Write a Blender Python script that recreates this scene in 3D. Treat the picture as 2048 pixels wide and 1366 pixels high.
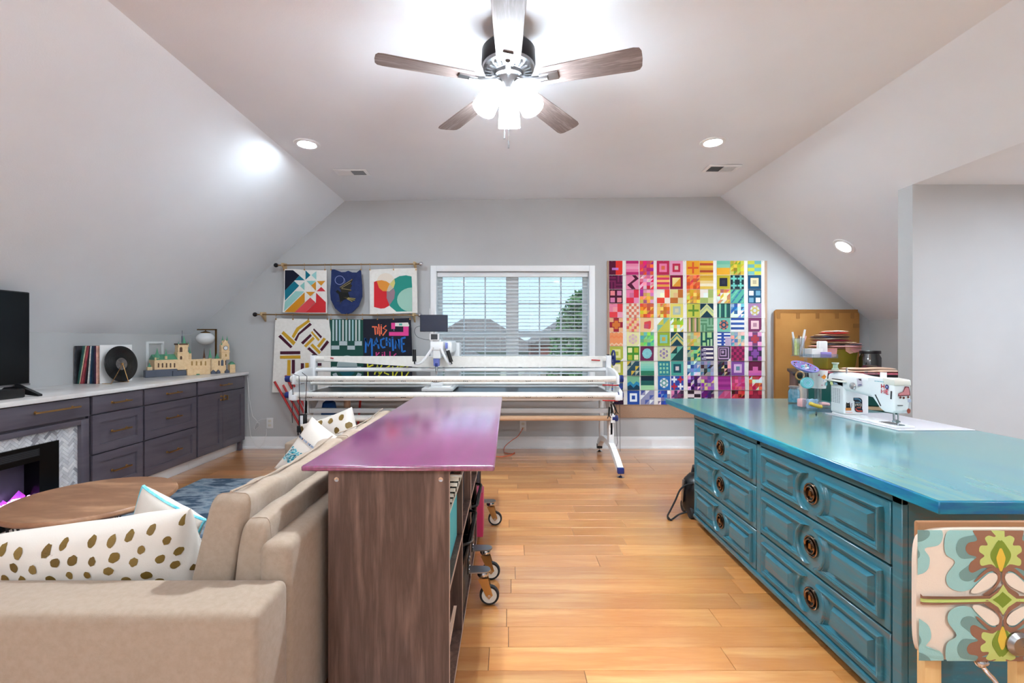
import bpy, bmesh, math, random
from mathutils import Vector, Matrix
from mathutils.geometry import tessellate_polygon
for o in list(bpy.data.objects): bpy.data.objects.remove(o)
SC = bpy.context.scene
COL = SC.collection
R = math.radians
V = Vector
# ---------------------------------------------------------------- camera (room units: metres, camera looks along +Y)
F, CX, CY, H = 930.0, 1017.0, 679.0, 1.2
cd = bpy.data.cameras.new('camera'); cam = bpy.data.objects.new('camera', cd); COL.objects.link(cam)
cam.location = (0, 0, H); cam.rotation_euler = (R(90), 0, 0)
cd.sensor_width = 36; cd.lens = 36*F/2048; cd.shift_x = 7/2048; cd.shift_y = -4/2048
cd.clip_start = 0.05; cd.clip_end = 300
SC.camera = cam
# ---------------------------------------------------------------- sky, sun, exposure
FAN_E, BULB_E, CAN_E, CAN_R, CAN_D, SKY_E, SUN_E = 24.0, 2000.0, 135.0, 360.0, 340.0, .50, 1.4
w = bpy.data.worlds.new('sky'); SC.world = w; w.use_nodes = True
nt = w.node_tree; bg = nt.nodes['Background']
tcw = nt.nodes.new('ShaderNodeTexCoord'); sxz = nt.nodes.new('ShaderNodeSeparateXYZ'); rpw = nt.nodes.new('ShaderNodeValToRGB')
nt.links.new(tcw.outputs['Generated'], sxz.inputs[0]); nt.links.new(sxz.outputs['Z'], rpw.inputs[0]); nt.links.new(rpw.outputs[0], bg.inputs[0])
rpw.color_ramp.elements[0].position = 0.0; rpw.color_ramp.elements[0].color = (.72, .84, .95, 1)      # hazy horizon
rpw.color_ramp.elements[1].position = .7; rpw.color_ramp.elements[1].color = (.42, .64, .92, 1)       # clear zenith
bg.inputs[1].default_value = SKY_E
sd = bpy.data.lights.new('sun', 'SUN'); sd.energy = SUN_E; sd.angle = R(0.6); sd.color = (1, .95, .88)
so = bpy.data.objects.new('sun', sd); COL.objects.link(so); so.rotation_euler = (R(42), 0, R(-25)); so.location = (0, -6, 12)
vs = SC.view_settings; vs.view_transform = 'Standard'; vs.look = 'None'; vs.gamma = 1.0; vs.use_curve_mapping = False
vs.exposure = 1.7
# ---------------------------------------------------------------- helpers
def P(x, y, Y): return V(((x-CX)*Y/F, Y, H-(y-CY)*Y/F))
def PX(x, y, X):
    Y = X*F/(x-CX); return V((X, Y, H-(y-CY)*Y/F))
def L1(c):
    c /= 255.0
    return c/12.92 if c <= .04045 else ((c+.055)/1.055)**2.4
def S(c):
    if isinstance(c, str): c = tuple(int(c[i:i+2], 16) for i in (0, 2, 4))
    return (L1(c[0]), L1(c[1]), L1(c[2]), 1.0)
WM = {}
def wmat(o): return WM.get(o.name, Matrix.Identity(4)) if o else Matrix.Identity(4)
def tag(o, label=None, cat=None, group=None, kind=None):
    if label: o['label'] = label
    if cat: o['category'] = cat
    if group: o['group'] = group
    if kind: o['kind'] = kind
    return o
def thing(name, label, cat, loc=(0, 0, 0), rz=0, group=None, kind=None):
    o = bpy.data.objects.new(name, None); COL.objects.link(o)
    o.location = loc; o.rotation_euler = (0, 0, rz); o.empty_display_size = .05
    WM[o.name] = Matrix.Translation(V(loc)) @ Matrix.Rotation(rz, 4, 'Z')
    return tag(o, label, cat, group, kind)
class MB:
    def __init__(s): s.v = []; s.f = []
    def add(s, vs, fs):
        n = len(s.v); s.v += [tuple(v) for v in vs]; s.f += [tuple(i+n for i in f) for f in fs]; return s
    def box(s, a, b):
        x0, x1 = sorted((a[0], b[0])); y0, y1 = sorted((a[1], b[1])); z0, z1 = sorted((a[2], b[2]))
        return s.add([(x0,y0,z0),(x1,y0,z0),(x1,y1,z0),(x0,y1,z0),(x0,y0,z1),(x1,y0,z1),(x1,y1,z1),(x0,y1,z1)],
            [(0,3,2,1),(4,5,6,7),(0,1,5,4),(1,2,6,5),(2,3,7,6),(3,0,4,7)])
    def obox(s, c, a, b, d):
        c, a, b, d = V(c), V(a), V(b), V(d)
        vs = [c+i*a+j*b+k*d for k in (-1, 1) for i, j in ((-1,-1),(1,-1),(1,1),(-1,1))]
        return s.add(vs, [(0,3,2,1),(4,5,6,7),(0,1,5,4),(1,2,6,5),(2,3,7,6),(3,0,4,7)])
    def beam(s, p, q, w, h, up=(0, 0, 1)):
        p, q = V(p), V(q); d = q-p; u = V(up); sd_ = d.cross(u)
        if sd_.length < 1e-6: sd_ = d.cross(V((1, 0, 0)))
        sd_.normalize(); u = sd_.cross(d).normalized()
        return s.obox((p+q)/2, d/2, sd_*w/2, u*h/2)
    def prism(s, pts, vec):
        n = len(pts); vec = V(vec); a = [V(p) for p in pts]; b = [p+vec for p in a]
        tri = tessellate_polygon([a])
        fs = [tuple(t) for t in tri]+[tuple(i+n for i in reversed(t)) for t in tri]
        fs += [(i, (i+1) % n, n+(i+1) % n, n+i) for i in range(n)]
        return s.add(a+b, fs)
    def tube(s, pts, r, n=8, closed=False, cap=True):
        pts = [V(p) for p in pts]; m = len(pts)
        rs = r if isinstance(r, (list, tuple)) else [r]*m
        up = None; rings = []
        for i, p in enumerate(pts):
            if closed: d = pts[(i+1) % m]-pts[i-1]
            else: d = pts[min(i+1, m-1)]-pts[max(i-1, 0)]
            if d.length < 1e-9: d = V((0, 0, 1))
            d.normalize()
            if up is None: up = d.orthogonal().normalized()
            up = (up-d*up.dot(d))
            if up.length < 1e-6: up = d.orthogonal()
            up.normalize(); b = d.cross(up)
            rings.append([p+(up*math.cos(2*math.pi*k/n)+b*math.sin(2*math.pi*k/n))*rs[i] for k in range(n)])
        fs = []
        for i in range(m if closed else m-1):
            j = (i+1) % m
            for k in range(n): fs.append((i*n+k, i*n+(k+1) % n, j*n+(k+1) % n, j*n+k))
        if not closed and cap: fs += [tuple(reversed(range(n))), tuple((m-1)*n+k for k in range(n))]
        return s.add([v for rg in rings for v in rg], fs)
    def cyl(s, p, q, r, r2=None, n=16): return s.tube([p, q], [r, r if r2 is None else r2], n)
    def lathe(s, prof, o=(0, 0, 0), n=24, M=None, ax=(0, 0, 1)):
        o = V(o); q = V((0, 0, 1)).rotation_difference(V(ax)).to_matrix()
        vs = []; m = len(prof)
        for r, z in prof:
            for k in range(n):
                a = 2*math.pi*k/n; vs.append(o+q @ V((max(r, 1e-5)*math.cos(a), max(r, 1e-5)*math.sin(a), z)))
        fs = [(i*n+k, i*n+(k+1) % n, (i+1)*n+(k+1) % n, (i+1)*n+k) for i in range(m-1) for k in range(n)]
        return s.add(vs, fs)
    def sphere(s, c, rx, ry=None, rz=None, n=16, m=10):
        ry = ry or rx; rz = rz or rx; c = V(c); vs = []; fs = []
        for i in range(m+1):
            t = math.pi*i/m
            for k in range(n):
                a = 2*math.pi*k/n; vs.append(c+V((rx*math.sin(t)*math.cos(a), ry*math.sin(t)*math.sin(a), rz*math.cos(t))))
        fs = [(i*n+k, i*n+(k+1) % n, (i+1)*n+(k+1) % n, (i+1)*n+k) for i in range(m) for k in range(n)]
        return s.add(vs, fs)
    def grid(s, fn, nu, nv, cu=False, cv=False):
        vs = [fn(i/(nu if cu else nu-1), j/(nv if cv else nv-1)) for i in range(nu) for j in range(nv)]
        fs = [(i*nv+j, ((i+1) % nu)*nv+j, ((i+1) % nu)*nv+(j+1) % nv, i*nv+(j+1) % nv)
              for i in range(nu if cu else nu-1) for j in range(nv if cv else nv-1)]
        return s.add(vs, fs)
    def mesh(s, name, inv=None, bevel=0, seg=2, ang=38, smooth=True, flip=True, weld=True):
        me = bpy.data.meshes.new(name); me.from_pydata(s.v, [], s.f)
        bm = bmesh.new(); bm.from_mesh(me)
        if weld: bmesh.ops.remove_doubles(bm, verts=bm.verts, dist=1e-5)
        bmesh.ops.dissolve_degenerate(bm, dist=1e-6, edges=bm.edges)
        if flip: bmesh.ops.recalc_face_normals(bm, faces=bm.faces)
        if bevel:
            ed = [e for e in bm.edges if len(e.link_faces) == 2 and e.calc_face_angle(0) > R(30)]
            bmesh.ops.bevel(bm, geom=ed, offset=bevel, segments=seg, profile=.5, affect='EDGES', clamp_overlap=True)
        if inv is not None: bm.transform(inv)
        bm.to_mesh(me); bm.free()
        if smooth:
            for p in me.polygons: p.use_smooth = True
            me.set_sharp_from_angle(angle=R(ang))
        return me
    def build(s, name, mat, parent=None, label=None, cat=None, group=None, kind=None, **k):
        inv = wmat(parent).inverted() if parent else None
        me = s.mesh(name, inv, **k); me.materials.append(mat)
        o = bpy.data.objects.new(name, me); COL.objects.link(o)
        if parent: o.parent = parent; WM[o.name] = wmat(parent)
        return tag(o, label, cat, group, kind)
def copy_tree(o, parent=None):
    c = o.copy(); COL.objects.link(c); c.parent = parent
    for ch in list(o.children): copy_tree(ch, c)
    return c
def arc(cx, cy, r, a0, a1, n=10, ry=None):
    ry = r if ry is None else ry
    return [(cx+r*math.cos(R(a0+(a1-a0)*i/n)), cy+ry*math.sin(R(a0+(a1-a0)*i/n))) for i in range(n+1)]
def circ(cx, cy, r, n=20, ry=None): return arc(cx, cy, r, 0, 360, n, ry)[:-1]
def stroke(pts, w_):
    """outline of a polyline of width w_ (flat lettering)"""
    out = []
    pts = [V((p[0], p[1])) for p in pts]; n = len(pts); l = []; r = []
    for i, p in enumerate(pts):
        d = (pts[min(i+1, n-1)]-pts[max(i-1, 0)]); d.normalize(); nn = V((-d.y, d.x))*w_/2
        l.append(tuple(p+nn)); r.append(tuple(p-nn))
    return l+r[::-1]
class Decal:
    """flat coloured shapes on a surface; mapf((x, y), lift) -> world point"""
    def __init__(s, mapf, step=.0004): s.map = mapf; s.v = []; s.f = []; s.c = []; s.k = 1; s.step = step
    def poly(s, pts, col, lift=None):
        lf = s.k*s.step if lift is None else lift; s.k += 1
        tri = tessellate_polygon([[V((p[0], p[1], 0)) for p in pts]])
        n = len(s.v); s.v += [tuple(s.map(p, lf)) for p in pts]; c = S(col)
        for t in tri: s.f.append(tuple(i+n for i in t)); s.c.append(c)
        return s
    def polys(s, lst, col):
        k = s.k
        for p in lst: s.k = k; s.poly(p, col)
        return s
    def rect(s, x0, y0, x1, y1, col): return s.poly([(x0, y0), (x1, y0), (x1, y1), (x0, y1)], col)
    def line(s, pts, w_, col): return s.poly(stroke(pts, w_), col)
    def build(s, name, parent=None, mat=None, label=None, **k):
        me = bpy.data.meshes.new(name); me.from_pydata(s.v, [], s.f)
        at = me.color_attributes.new('Col', 'FLOAT_COLOR', 'CORNER'); i = 0; cols = []
        for p, c in zip(me.polygons, s.c): cols += list(c)*p.loop_total
        at.data.foreach_set('color', cols)
        if parent: me.transform(wmat(parent).inverted())
        me.materials.append(mat or PRINT); me.update()
        o = bpy.data.objects.new(name, me); COL.objects.link(o)
        if parent: o.parent = parent; WM[o.name] = wmat(parent)
        return tag(o, label, **k)
def cushion(c, ux, uy, w_, h_, t, n=14, e=.5, wr=.0, seed=0, corner=.0):
    """pillow: width along ux, height along uy; returns MB and surface(u, v, lift) of its front face (-normal side is back)"""
    c, ux, uy = V(c), V(ux).normalized(), V(uy).normalized(); nn = ux.cross(uy).normalized()
    rd = random.Random(seed); ph = [rd.uniform(0, 6.28) for _ in range(6)]
    def prof(u, v):
        a = max(0, (1-abs(u)**2.6))**e*max(0, (1-abs(v)**2.6))**e
        return a
    def edge(u, v):   # sides pull in between the corners
        k = 1-corner*(1-v*v); j = 1-corner*(1-u*u)
        return u*k*w_/2, v*j*h_/2
    def pt(u, v, sgn, lift=0):
        x, y = edge(u, v); a = prof(u, v)
        wv = wr*a*(math.sin(7*u+3*v+ph[0])*math.sin(5*v-2*u+ph[1])+.6*math.sin(11*u-7*v+ph[2]))
        return c+ux*x+uy*y+nn*sgn*(a*t/2+wv+lift)
    m = MB()
    def q(i): return math.sin((i*2-1)*math.pi/2)
    for sg in (1, -1): m.grid(lambda a, b, sg=sg: pt(q(a), q(b), sg), n, n)
    return m, (lambda u, v, lf, sg=1: pt(u, v, sg, lf))
# ---------------------------------------------------------------- materials
def mat(name, col, rough=.5, metal=0.0, col2=None, ns=8.0, st=(1, 1, 1), det=3.0, lo=.35, hi=.65, bump=0.0, bs=None, bst=None,
        coat=0.0, cior=1.5, emis=None, es=0.0, spec=.5, rnd=0.0, trans=0.0, sheen=0.0, wave=None):
    m = bpy.data.materials.new(name); m.use_nodes = True; t = m.node_tree; N = t.nodes; Lk = t.links
    b = N['Principled BSDF']; b.inputs['Base Color'].default_value = S(col); b.inputs['Roughness'].default_value = rough
    b.inputs['Metallic'].default_value = metal; b.inputs['Coat Weight'].default_value = coat; b.inputs['Coat Roughness'].default_value = .12 if cior < 1.6 else .2; b.inputs['Coat IOR'].default_value = cior
    b.inputs['Specular IOR Level'].default_value = spec; b.inputs['Transmission Weight'].default_value = trans
    b.inputs['Sheen Weight'].default_value = sheen
    if emis: b.inputs['Emission Color'].default_value = S(emis); b.inputs['Emission Strength'].default_value = es
    tc = N.new('ShaderNodeTexCoord'); src = tc.outputs['Object']
    if rnd:
        oi = N.new('ShaderNodeObjectInfo'); va = N.new('ShaderNodeVectorMath'); va.operation = 'MULTIPLY_ADD'
        Lk.new(oi.outputs['Random'], va.inputs[0]); va.inputs[1].default_value = (31, 17, 23); Lk.new(src, va.inputs[2]); src = va.outputs[0]
    def noise(scale, stv, detail=det):
        mp = N.new('ShaderNodeMapping'); mp.inputs['Scale'].default_value = stv; Lk.new(src, mp.inputs[0])
        n = N.new('ShaderNodeTexNoise'); n.inputs['Scale'].default_value = scale; n.inputs['Detail'].default_value = detail
        n.inputs['Roughness'].default_value = .6; Lk.new(mp.outputs[0], n.inputs['Vector']); return n.outputs['Fac']
    cout = None
    if col2:
        cs = [col]+(col2 if isinstance(col2, list) else [col2])
        rp = N.new('ShaderNodeValToRGB'); Lk.new(noise(ns, st), rp.inputs[0]); e = rp.color_ramp.elements
        e[0].position = lo; e[1].position = hi; e[0].color = S(cs[0]); e[1].color = S(cs[-1])
        for i, c in enumerate(cs[1:-1]): q = e.new(lo+(hi-lo)*(i+1)/(len(cs)-1)); q.color = S(c)
        cout = rp.outputs[0]
    if rnd:
        hs = N.new('ShaderNodeHueSaturation')
        if cout: Lk.new(cout, hs.inputs['Color'])
        else: hs.inputs['Color'].default_value = S(col)
        mr = N.new('ShaderNodeMapRange'); Lk.new(oi.outputs['Random'], mr.inputs[0]); mr.inputs[3].default_value = 1-rnd; mr.inputs[4].default_value = 1+rnd
        Lk.new(mr.outputs[0], hs.inputs['Value']); cout = hs.outputs[0]
    if cout: Lk.new(cout, b.inputs['Base Color'])
    if bump:
        bp = N.new('ShaderNodeBump'); bp.inputs['Strength'].default_value = bump; bp.inputs['Distance'].default_value = .01
        Lk.new(noise(bs or ns, bst or st), bp.inputs['Height']); Lk.new(bp.outputs[0], b.inputs['Normal'])
    return m
def attr_mat(name, rough=.85, bump=.15, bs=250.0, spec=.3):
    m = bpy.data.materials.new(name); m.use_nodes = True; t = m.node_tree; b = t.nodes['Principled BSDF']
    a = t.nodes.new('ShaderNodeVertexColor'); a.layer_name = 'Col'; t.links.new(a.outputs[0], b.inputs['Base Color'])
    b.inputs['Roughness'].default_value = rough; b.inputs['Specular IOR Level'].default_value = spec
    tc = t.nodes.new('ShaderNodeTexCoord'); n = t.nodes.new('ShaderNodeTexNoise'); n.inputs['Scale'].default_value = bs
    bp = t.nodes.new('ShaderNodeBump'); bp.inputs['Strength'].default_value = bump; bp.inputs['Distance'].default_value = .002
    t.links.new(tc.outputs['Object'], n.inputs['Vector']); t.links.new(n.outputs['Fac'], bp.inputs['Height']); t.links.new(bp.outputs[0], b.inputs['Normal'])
    return m
def glass_mat(name, tint=(235, 245, 250), refl=.06, rough=.02):
    m = bpy.data.materials.new(name); m.use_nodes = True; t = m.node_tree; N = t.nodes; N.remove(N['Principled BSDF'])
    tr = N.new('ShaderNodeBsdfTransparent'); tr.inputs[0].default_value = S(tint); gl = N.new('ShaderNodeBsdfGlossy'); gl.inputs['Roughness'].default_value = rough
    mx = N.new('ShaderNodeMixShader'); mx.inputs[0].default_value = refl
    t.links.new(tr.outputs[0], mx.inputs[1]); t.links.new(gl.outputs[0], mx.inputs[2]); t.links.new(mx.outputs[0], N['Material Output'].inputs[0])
    return m
PRINT = attr_mat('printed_cotton'); STICK = attr_mat('sticker_vinyl', .35, 0.02)
M = dict(
 wall=mat('wall_paint', (197, 197, 197), .75, col2=(192, 192, 192), ns=1.3, bump=.05, bs=160, spec=.25),
 ceil=mat('ceiling_paint', (240, 242, 246), .8, col2=(236, 238, 242), ns=1.1, bump=.05, bs=140, spec=.2),
 trim=mat('trim_white', (246, 246, 246), .35, spec=.4),
 white=mat('white_enamel', (238, 238, 238), .3),
 offwhite=mat('off_white_plastic', (226, 220, 208), .35),
 cream=mat('cream_canvas', (240, 236, 229), .85, col2=(233, 228, 220), ns=30, bump=.1, bs=300),
 plank=mat('maple_plank', (214, 150, 86), .28, coat=1.0, cior=2.0, col2=[(198, 128, 66), (228, 172, 108)], ns=3.2, st=(.35, 3.2, 3.2), det=5, lo=.25, hi=.75, bump=.16, bs=5.5, bst=(1.2, 7, 1), rnd=.2, spec=.5),
 subfloor=mat('floor_base', (96, 60, 34), .5),
 cab=mat('cabinet_stain_grey', (96, 89, 98), .34, col2=(86, 80, 90), ns=2.2, st=(1, 1, 14), det=4, bump=.03),
 cabdark=mat('cabinet_shadow_gap', (48, 42, 46), .6),
 quartz=mat('quartz_counter', (236, 233, 230), .22, col2=(206, 196, 188), ns=2.6, det=8, lo=.45, hi=.75),
 brass=mat('brushed_brass', (198, 156, 100), .3, 1.0),
 brassd=mat('aged_brass', (120, 88, 50), .35, 1.0),
 black=mat('black_plastic', (14, 14, 16), .35),
 blackm=mat('black_metal', (20, 20, 22), .4, .4),
 screen=mat('screen_glass', (3, 3, 4), .22, spec=.25),
 rubber=mat('black_rubber', (24, 24, 25), .7),
 tileg=mat('marble_tile', (224, 222, 222), .25, col2=(196, 196, 200), ns=5, rnd=.12),
 tiled=mat('marble_tile_grey', (168, 166, 170), .25, col2=(150, 149, 154), ns=5, rnd=.1),
 grout=mat('grout', (214, 212, 210), .8),
 table=mat('walnut_table_top', (172, 128, 94), .42, col2=[(140, 98, 70), (192, 148, 112)], ns=2.3, st=(1, 3.4, 1), det=6, lo=.25, hi=.75, bump=.04),
 rug=mat('blue_abstract_rug', (70, 98, 120), .95, col2=[(56, 82, 106), (160, 174, 186), (84, 116, 138), (205, 208, 210)], ns=3.6, st=(1, 2.2, 1), det=6, lo=.3, hi=.72, bump=.3, bs=300),
 sofa=mat('linen_upholstery', (158, 138, 121), .9, col2=(151, 131, 113), ns=60, bump=.14, bs=420, sheen=.15, spec=.2),
 pil=mat('white_cotton', (206, 196, 186), .9, bump=.08, bs=300, spec=.2),
 purple=mat('purple_stained_wood', (124, 36, 96), .2, col2=[(110, 28, 84), (128, 38, 98), (146, 52, 116)], ns=6.0, st=(9, .35, 1), det=6, lo=.2, hi=.8, bump=.02, coat=1.0, cior=2.2),
 purpled=mat('purple_stain_edge', (96, 24, 66), .35, col2=(70, 16, 46), ns=7, st=(2, 9, 9)),
 lam=mat('walnut_laminate', (108, 82, 72), .45, col2=[(76, 56, 48), (126, 98, 86)], ns=3.4, st=(7, 7, .55), det=6, lo=.28, hi=.72, bump=.05),
 lamedge=mat('laminate_edge', (176, 148, 134), .5),
 teal=mat('distressed_teal_paint', (46, 108, 122), .27, coat=.3, col2=[(86, 94, 94), (50, 104, 116), (42, 106, 122), (62, 130, 144)], ns=4.0, st=(3, .9, 9), det=8, lo=.12, hi=.78, bump=.08),
 tealtop=mat('teal_stained_top', (56, 132, 142), .2, col2=[(44, 118, 140), (62, 136, 146), (92, 146, 138), (60, 136, 144), (84, 148, 148)], ns=2.6, st=(3.2, .6, 1), det=10, lo=.2, hi=.8, bump=.02, coat=.4),
 tealedge=mat('teal_stained_edge', (20, 116, 158), .3, col2=[(12, 92, 138), (24, 126, 150), (44, 148, 156), (130, 160, 96)], ns=5, st=(.6, .8, 6), det=9, lo=.28, hi=.78),
 antq=mat('antique_brass', (150, 126, 104), .24, 1.0, col2=(92, 74, 60), ns=30),
 chrome=mat('chrome', (200, 200, 204), .15, 1.0),
 nickel=mat('brushed_nickel', (150, 150, 152), .3, 1.0),
 bronze=mat('oil_rubbed_bronze', (34, 32, 34), .35, .6),
 fanblade=mat('weathered_oak_blade', (140, 124, 118), .55, col2=[(116, 100, 95), (160, 146, 140)], ns=3, st=(1.2, 16, 4), det=6),
 shade=mat('frosted_lamp_glass', (250, 250, 250), .4, emis=(226, 243, 255), es=FAN_E),
 canlens=mat('recessed_light_lens', (250, 250, 250), .5, emis=(226, 243, 255), es=CAN_E),
 canlens2=mat('added_light_lens', (250, 250, 250), .5, emis=(226, 243, 255), es=CAN_R),
 canlens3=mat('added_alcove_lens', (250, 250, 250), .5, emis=(220, 238, 255), es=CAN_D),
 bulb=mat('lamp_bulb', (255, 255, 255), .5, emis=(226, 243, 255), es=BULB_E),
 opal=mat('opal_glass', (236, 236, 236), .2, coat=.3),
 blue=mat('royal_blue_plastic', (22, 42, 112), .4),
 purpl=mat('lavender_plastic', (108, 120, 190), .35),
 red=mat('red_plastic', (186, 34, 34), .4),
 kraft=mat('kraft_tube', (200, 158, 124), .7),
 dkgrey=mat('dark_track_table', (52, 54, 58), .35),
 felt=mat('felt_board', (196, 164, 140), .95, col2=(180, 148, 124), ns=140, bump=.2, bs=300),
 card=mat('cardboard', (190, 134, 68), .8, col2=(180, 124, 60), ns=3),
 tape=mat('packing_tape', (160, 108, 52), .45),
 rod=mat('brass_rod', (150, 118, 82), .35, .8),
 pine=mat('pine_wood', (214, 176, 122), .5, col2=(198, 156, 100), ns=4, st=(6, 6, .6), det=5),
 cork=mat('bracket_wood', (200, 168, 124), .7),
 navy=mat('navy_cotton', (34, 50, 100), .9, col2=(26, 40, 84), ns=14, bump=.1, bs=200),
 glass=glass_mat('window_glass'), clear=glass_mat('clear_acrylic', (238, 242, 246), .14, .05), smoke=glass_mat('jar_plastic', (120, 120, 122), .2, .1),
 tub=mat('lime_tub', (138, 142, 44), .35),
 jarlid=mat('dark_lid', (30, 28, 30), .4),
 turq=mat('turquoise_paper', (70, 176, 196), .6, col2=(140, 214, 224), ns=40),
 tur2=mat('turquoise_plastic', (110, 190, 196), .4),
 pink=mat('pink_cotton', (196, 92, 108), .85), peach=mat('peach_cotton', (232, 198, 172), .9, col2=(214, 178, 152), ns=8),
 pinkp=mat('pink_plastic', (236, 178, 176), .5), yellow=mat('yellow_plastic', (224, 190, 70), .45),
 lav=mat('lavender_dish', (150, 136, 204), .35), skyb=mat('pale_blue_acrylic', (170, 200, 228), .3),
 orange=mat('orange_cord', (222, 92, 40), .5),
 teald=mat('dark_teal_paint', (16, 92, 88), .4), creamw=mat('cream_paint', (226, 200, 164), .5),
 blackv=mat('vinyl_record', (10, 10, 11), .22), sleeve=mat('white_card', (236, 234, 232), .5),
 basket=mat('woven_plastic_basket', (206, 208, 196), .5), tealbox=mat('teal_fabric_box', (70, 176, 184), .7),
 magenta=mat('magenta_box', (190, 40, 92), .4), darkfab=mat('dark_fabric', (44, 40, 52), .9),
 cable=mat('white_cable', (226, 224, 222), .5),
 roof=mat('asphalt_shingle', (128, 112, 104), .9, col2=(100, 88, 82), ns=9, st=(1, 1, 1), bump=.2), roof2=mat('tan_shingle', (160, 144, 130), .9, col2=(140, 124, 112), ns=9),
 brick=mat('brick_wall', (140, 78, 62), .9, col2=(120, 66, 54), ns=20), siding=mat('pale_siding', (206, 198, 186), .8),
 lawn=mat('lawn_grass', (96, 118, 62), .95, col2=(76, 100, 50), ns=3), leaf=mat('tree_leaf', (84, 118, 60), .8, col2=(60, 96, 46), ns=2.5, rnd=.1), bark=mat('bark', (90, 72, 58), .9),
 sand=mat('sand_toy_brick', (240, 208, 162), .45, col2=(230, 194, 146), ns=40), sandg=mat('sea_green_toy_brick', (92, 158, 124), .45), slate=mat('slate_toy_brick', (84, 90, 104), .45), brownb=mat('brown_toy_brick', (96, 62, 40), .5),
)
def slat_mat():
    m = bpy.data.materials.new('translucent_white_slat'); m.use_nodes = True; t = m.node_tree; b = t.nodes['Principled BSDF']
    b.inputs['Base Color'].default_value = S((244, 244, 244)); b.inputs['Roughness'].default_value = .4
    tr = t.nodes.new('ShaderNodeBsdfTranslucent'); tr.inputs[0].default_value = S((248, 250, 252)); mx = t.nodes.new('ShaderNodeMixShader'); mx.inputs[0].default_value = .5
    t.links.new(b.outputs[0], mx.inputs[1]); t.links.new(tr.outputs[0], mx.inputs[2]); t.links.new(mx.outputs[0], t.nodes['Material Output'].inputs[0]); return m
M['slat'] = slat_mat(); M['brownwood'] = mat('brown_board', (150, 104, 68), .55)
# ---------------------------------------------------------------- the room shell
YB, YF = 5.13, -2.7                       # wall with the window, wall behind the camera
XL, ZL = -3.50, 1.252                     # left knee wall
CLX, CLZ, CRX, CRZ = -1.807, 2.728, 2.339, 2.775   # creases between slopes and flat ceiling
XR, ZR = 3.977, 1.411                     # right knee wall
DX, DZ, DY0, DY1, DXE = 2.896, 2.311, 3.333, 3.457, 4.75   # dormer opening, its ceiling, partition, end wall
def struct(name, m, mb, **k):
    o = mb.build(name, m, kind='structure', flip=False, smooth=False, **k); return o
def quad(*p): return MB().add(p, [tuple(range(len(p)))])
struct('wall_left', M['wall'], quad((XL,YF,0),(XL,YB,0),(XL,YB,ZL),(XL,YF,ZL)))
struct('ceiling_slope_left', M['ceil'], quad((XL,YF,ZL),(XL,YB,ZL),(CLX,YB,CLZ),(CLX,YF,CLZ)))
struct('ceiling', M['ceil'], quad((CLX,YF,CLZ),(CLX,YB,CLZ),(CRX,YB,CRZ),(CRX,YF,CRZ)))
struct('ceiling_slope_right', M['ceil'], quad((CRX,YF,CRZ),(CRX,DY0,CRZ),(DX,DY0,DZ),(DX,YF,DZ)).add(
    [(CRX,DY0,CRZ),(CRX,YB,CRZ),(XR,YB,ZR),(XR,DY0,ZR)], [(0,1,2,3)]))
struct('ceiling_dormer', M['ceil'], quad((DX,YF,DZ),(DX,DY0+.05,DZ),(DXE,DY0+.05,DZ),(DXE,YF,DZ)))
struct('wall_partition', M['wall'], MB().box((DX,DY0,0),(DXE,DY1,DZ)))
struct('wall_right', M['wall'], quad((XR,DY1,0),(XR,YB,0),(XR,YB,ZR),(XR,DY1,ZR)))
# dormer end wall with its window (unseen to the right, enlarged to add daylight)
wy0, wy1, wz0, wz1 = 0.3, 2.7, .6, 2.15
struct('wall_dormer', M['wall'], quad((DXE,YF,0),(DXE,wy0,0),(DXE,wy0,DZ),(DXE,YF,DZ)).add([(DXE,wy1,0),(DXE,DY0,0),(DXE,DY0,DZ),(DXE,wy1,DZ)],[(0,1,2,3)])
   .add([(DXE,wy0,0),(DXE,wy1,0),(DXE,wy1,wz0),(DXE,wy0,wz0)],[(0,1,2,3)]).add([(DXE,wy0,wz1),(DXE,wy1,wz1),(DXE,wy1,DZ),(DXE,wy0,DZ)],[(0,1,2,3)]))
w2 = thing('window_2', 'unseen white dormer window in the side alcove', 'window', (DXE, 1.45, wz0), kind='structure')
for a, b in (((DXE-.02,wy0-.07,wz0-.07),(DXE+.05,wy0,wz1+.07)),((DXE-.02,wy1,wz0-.07),(DXE+.05,wy1+.07,wz1+.07)),((DXE-.02,wy0,wz1),(DXE+.05,wy1,wz1+.07)),
             ((DXE-.03,wy0,wz0-.07),(DXE+.05,wy1,wz0)),((DXE,wy0,1.38),(DXE+.04,wy1,1.43)),((DXE,1.42,wz0),(DXE+.04,1.48,wz1))):
    MB().box(a, b).build('frame_bar', M['trim'], w2)
# wall behind the camera
struct('wall_rear', M['wall'], quad((XL,YF,0),(DXE,YF,0),(DXE,YF,DZ),(DX,YF,DZ),(CRX,YF,CRZ),(CLX,YF,CLZ),(XL,YF,ZL)))
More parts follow.
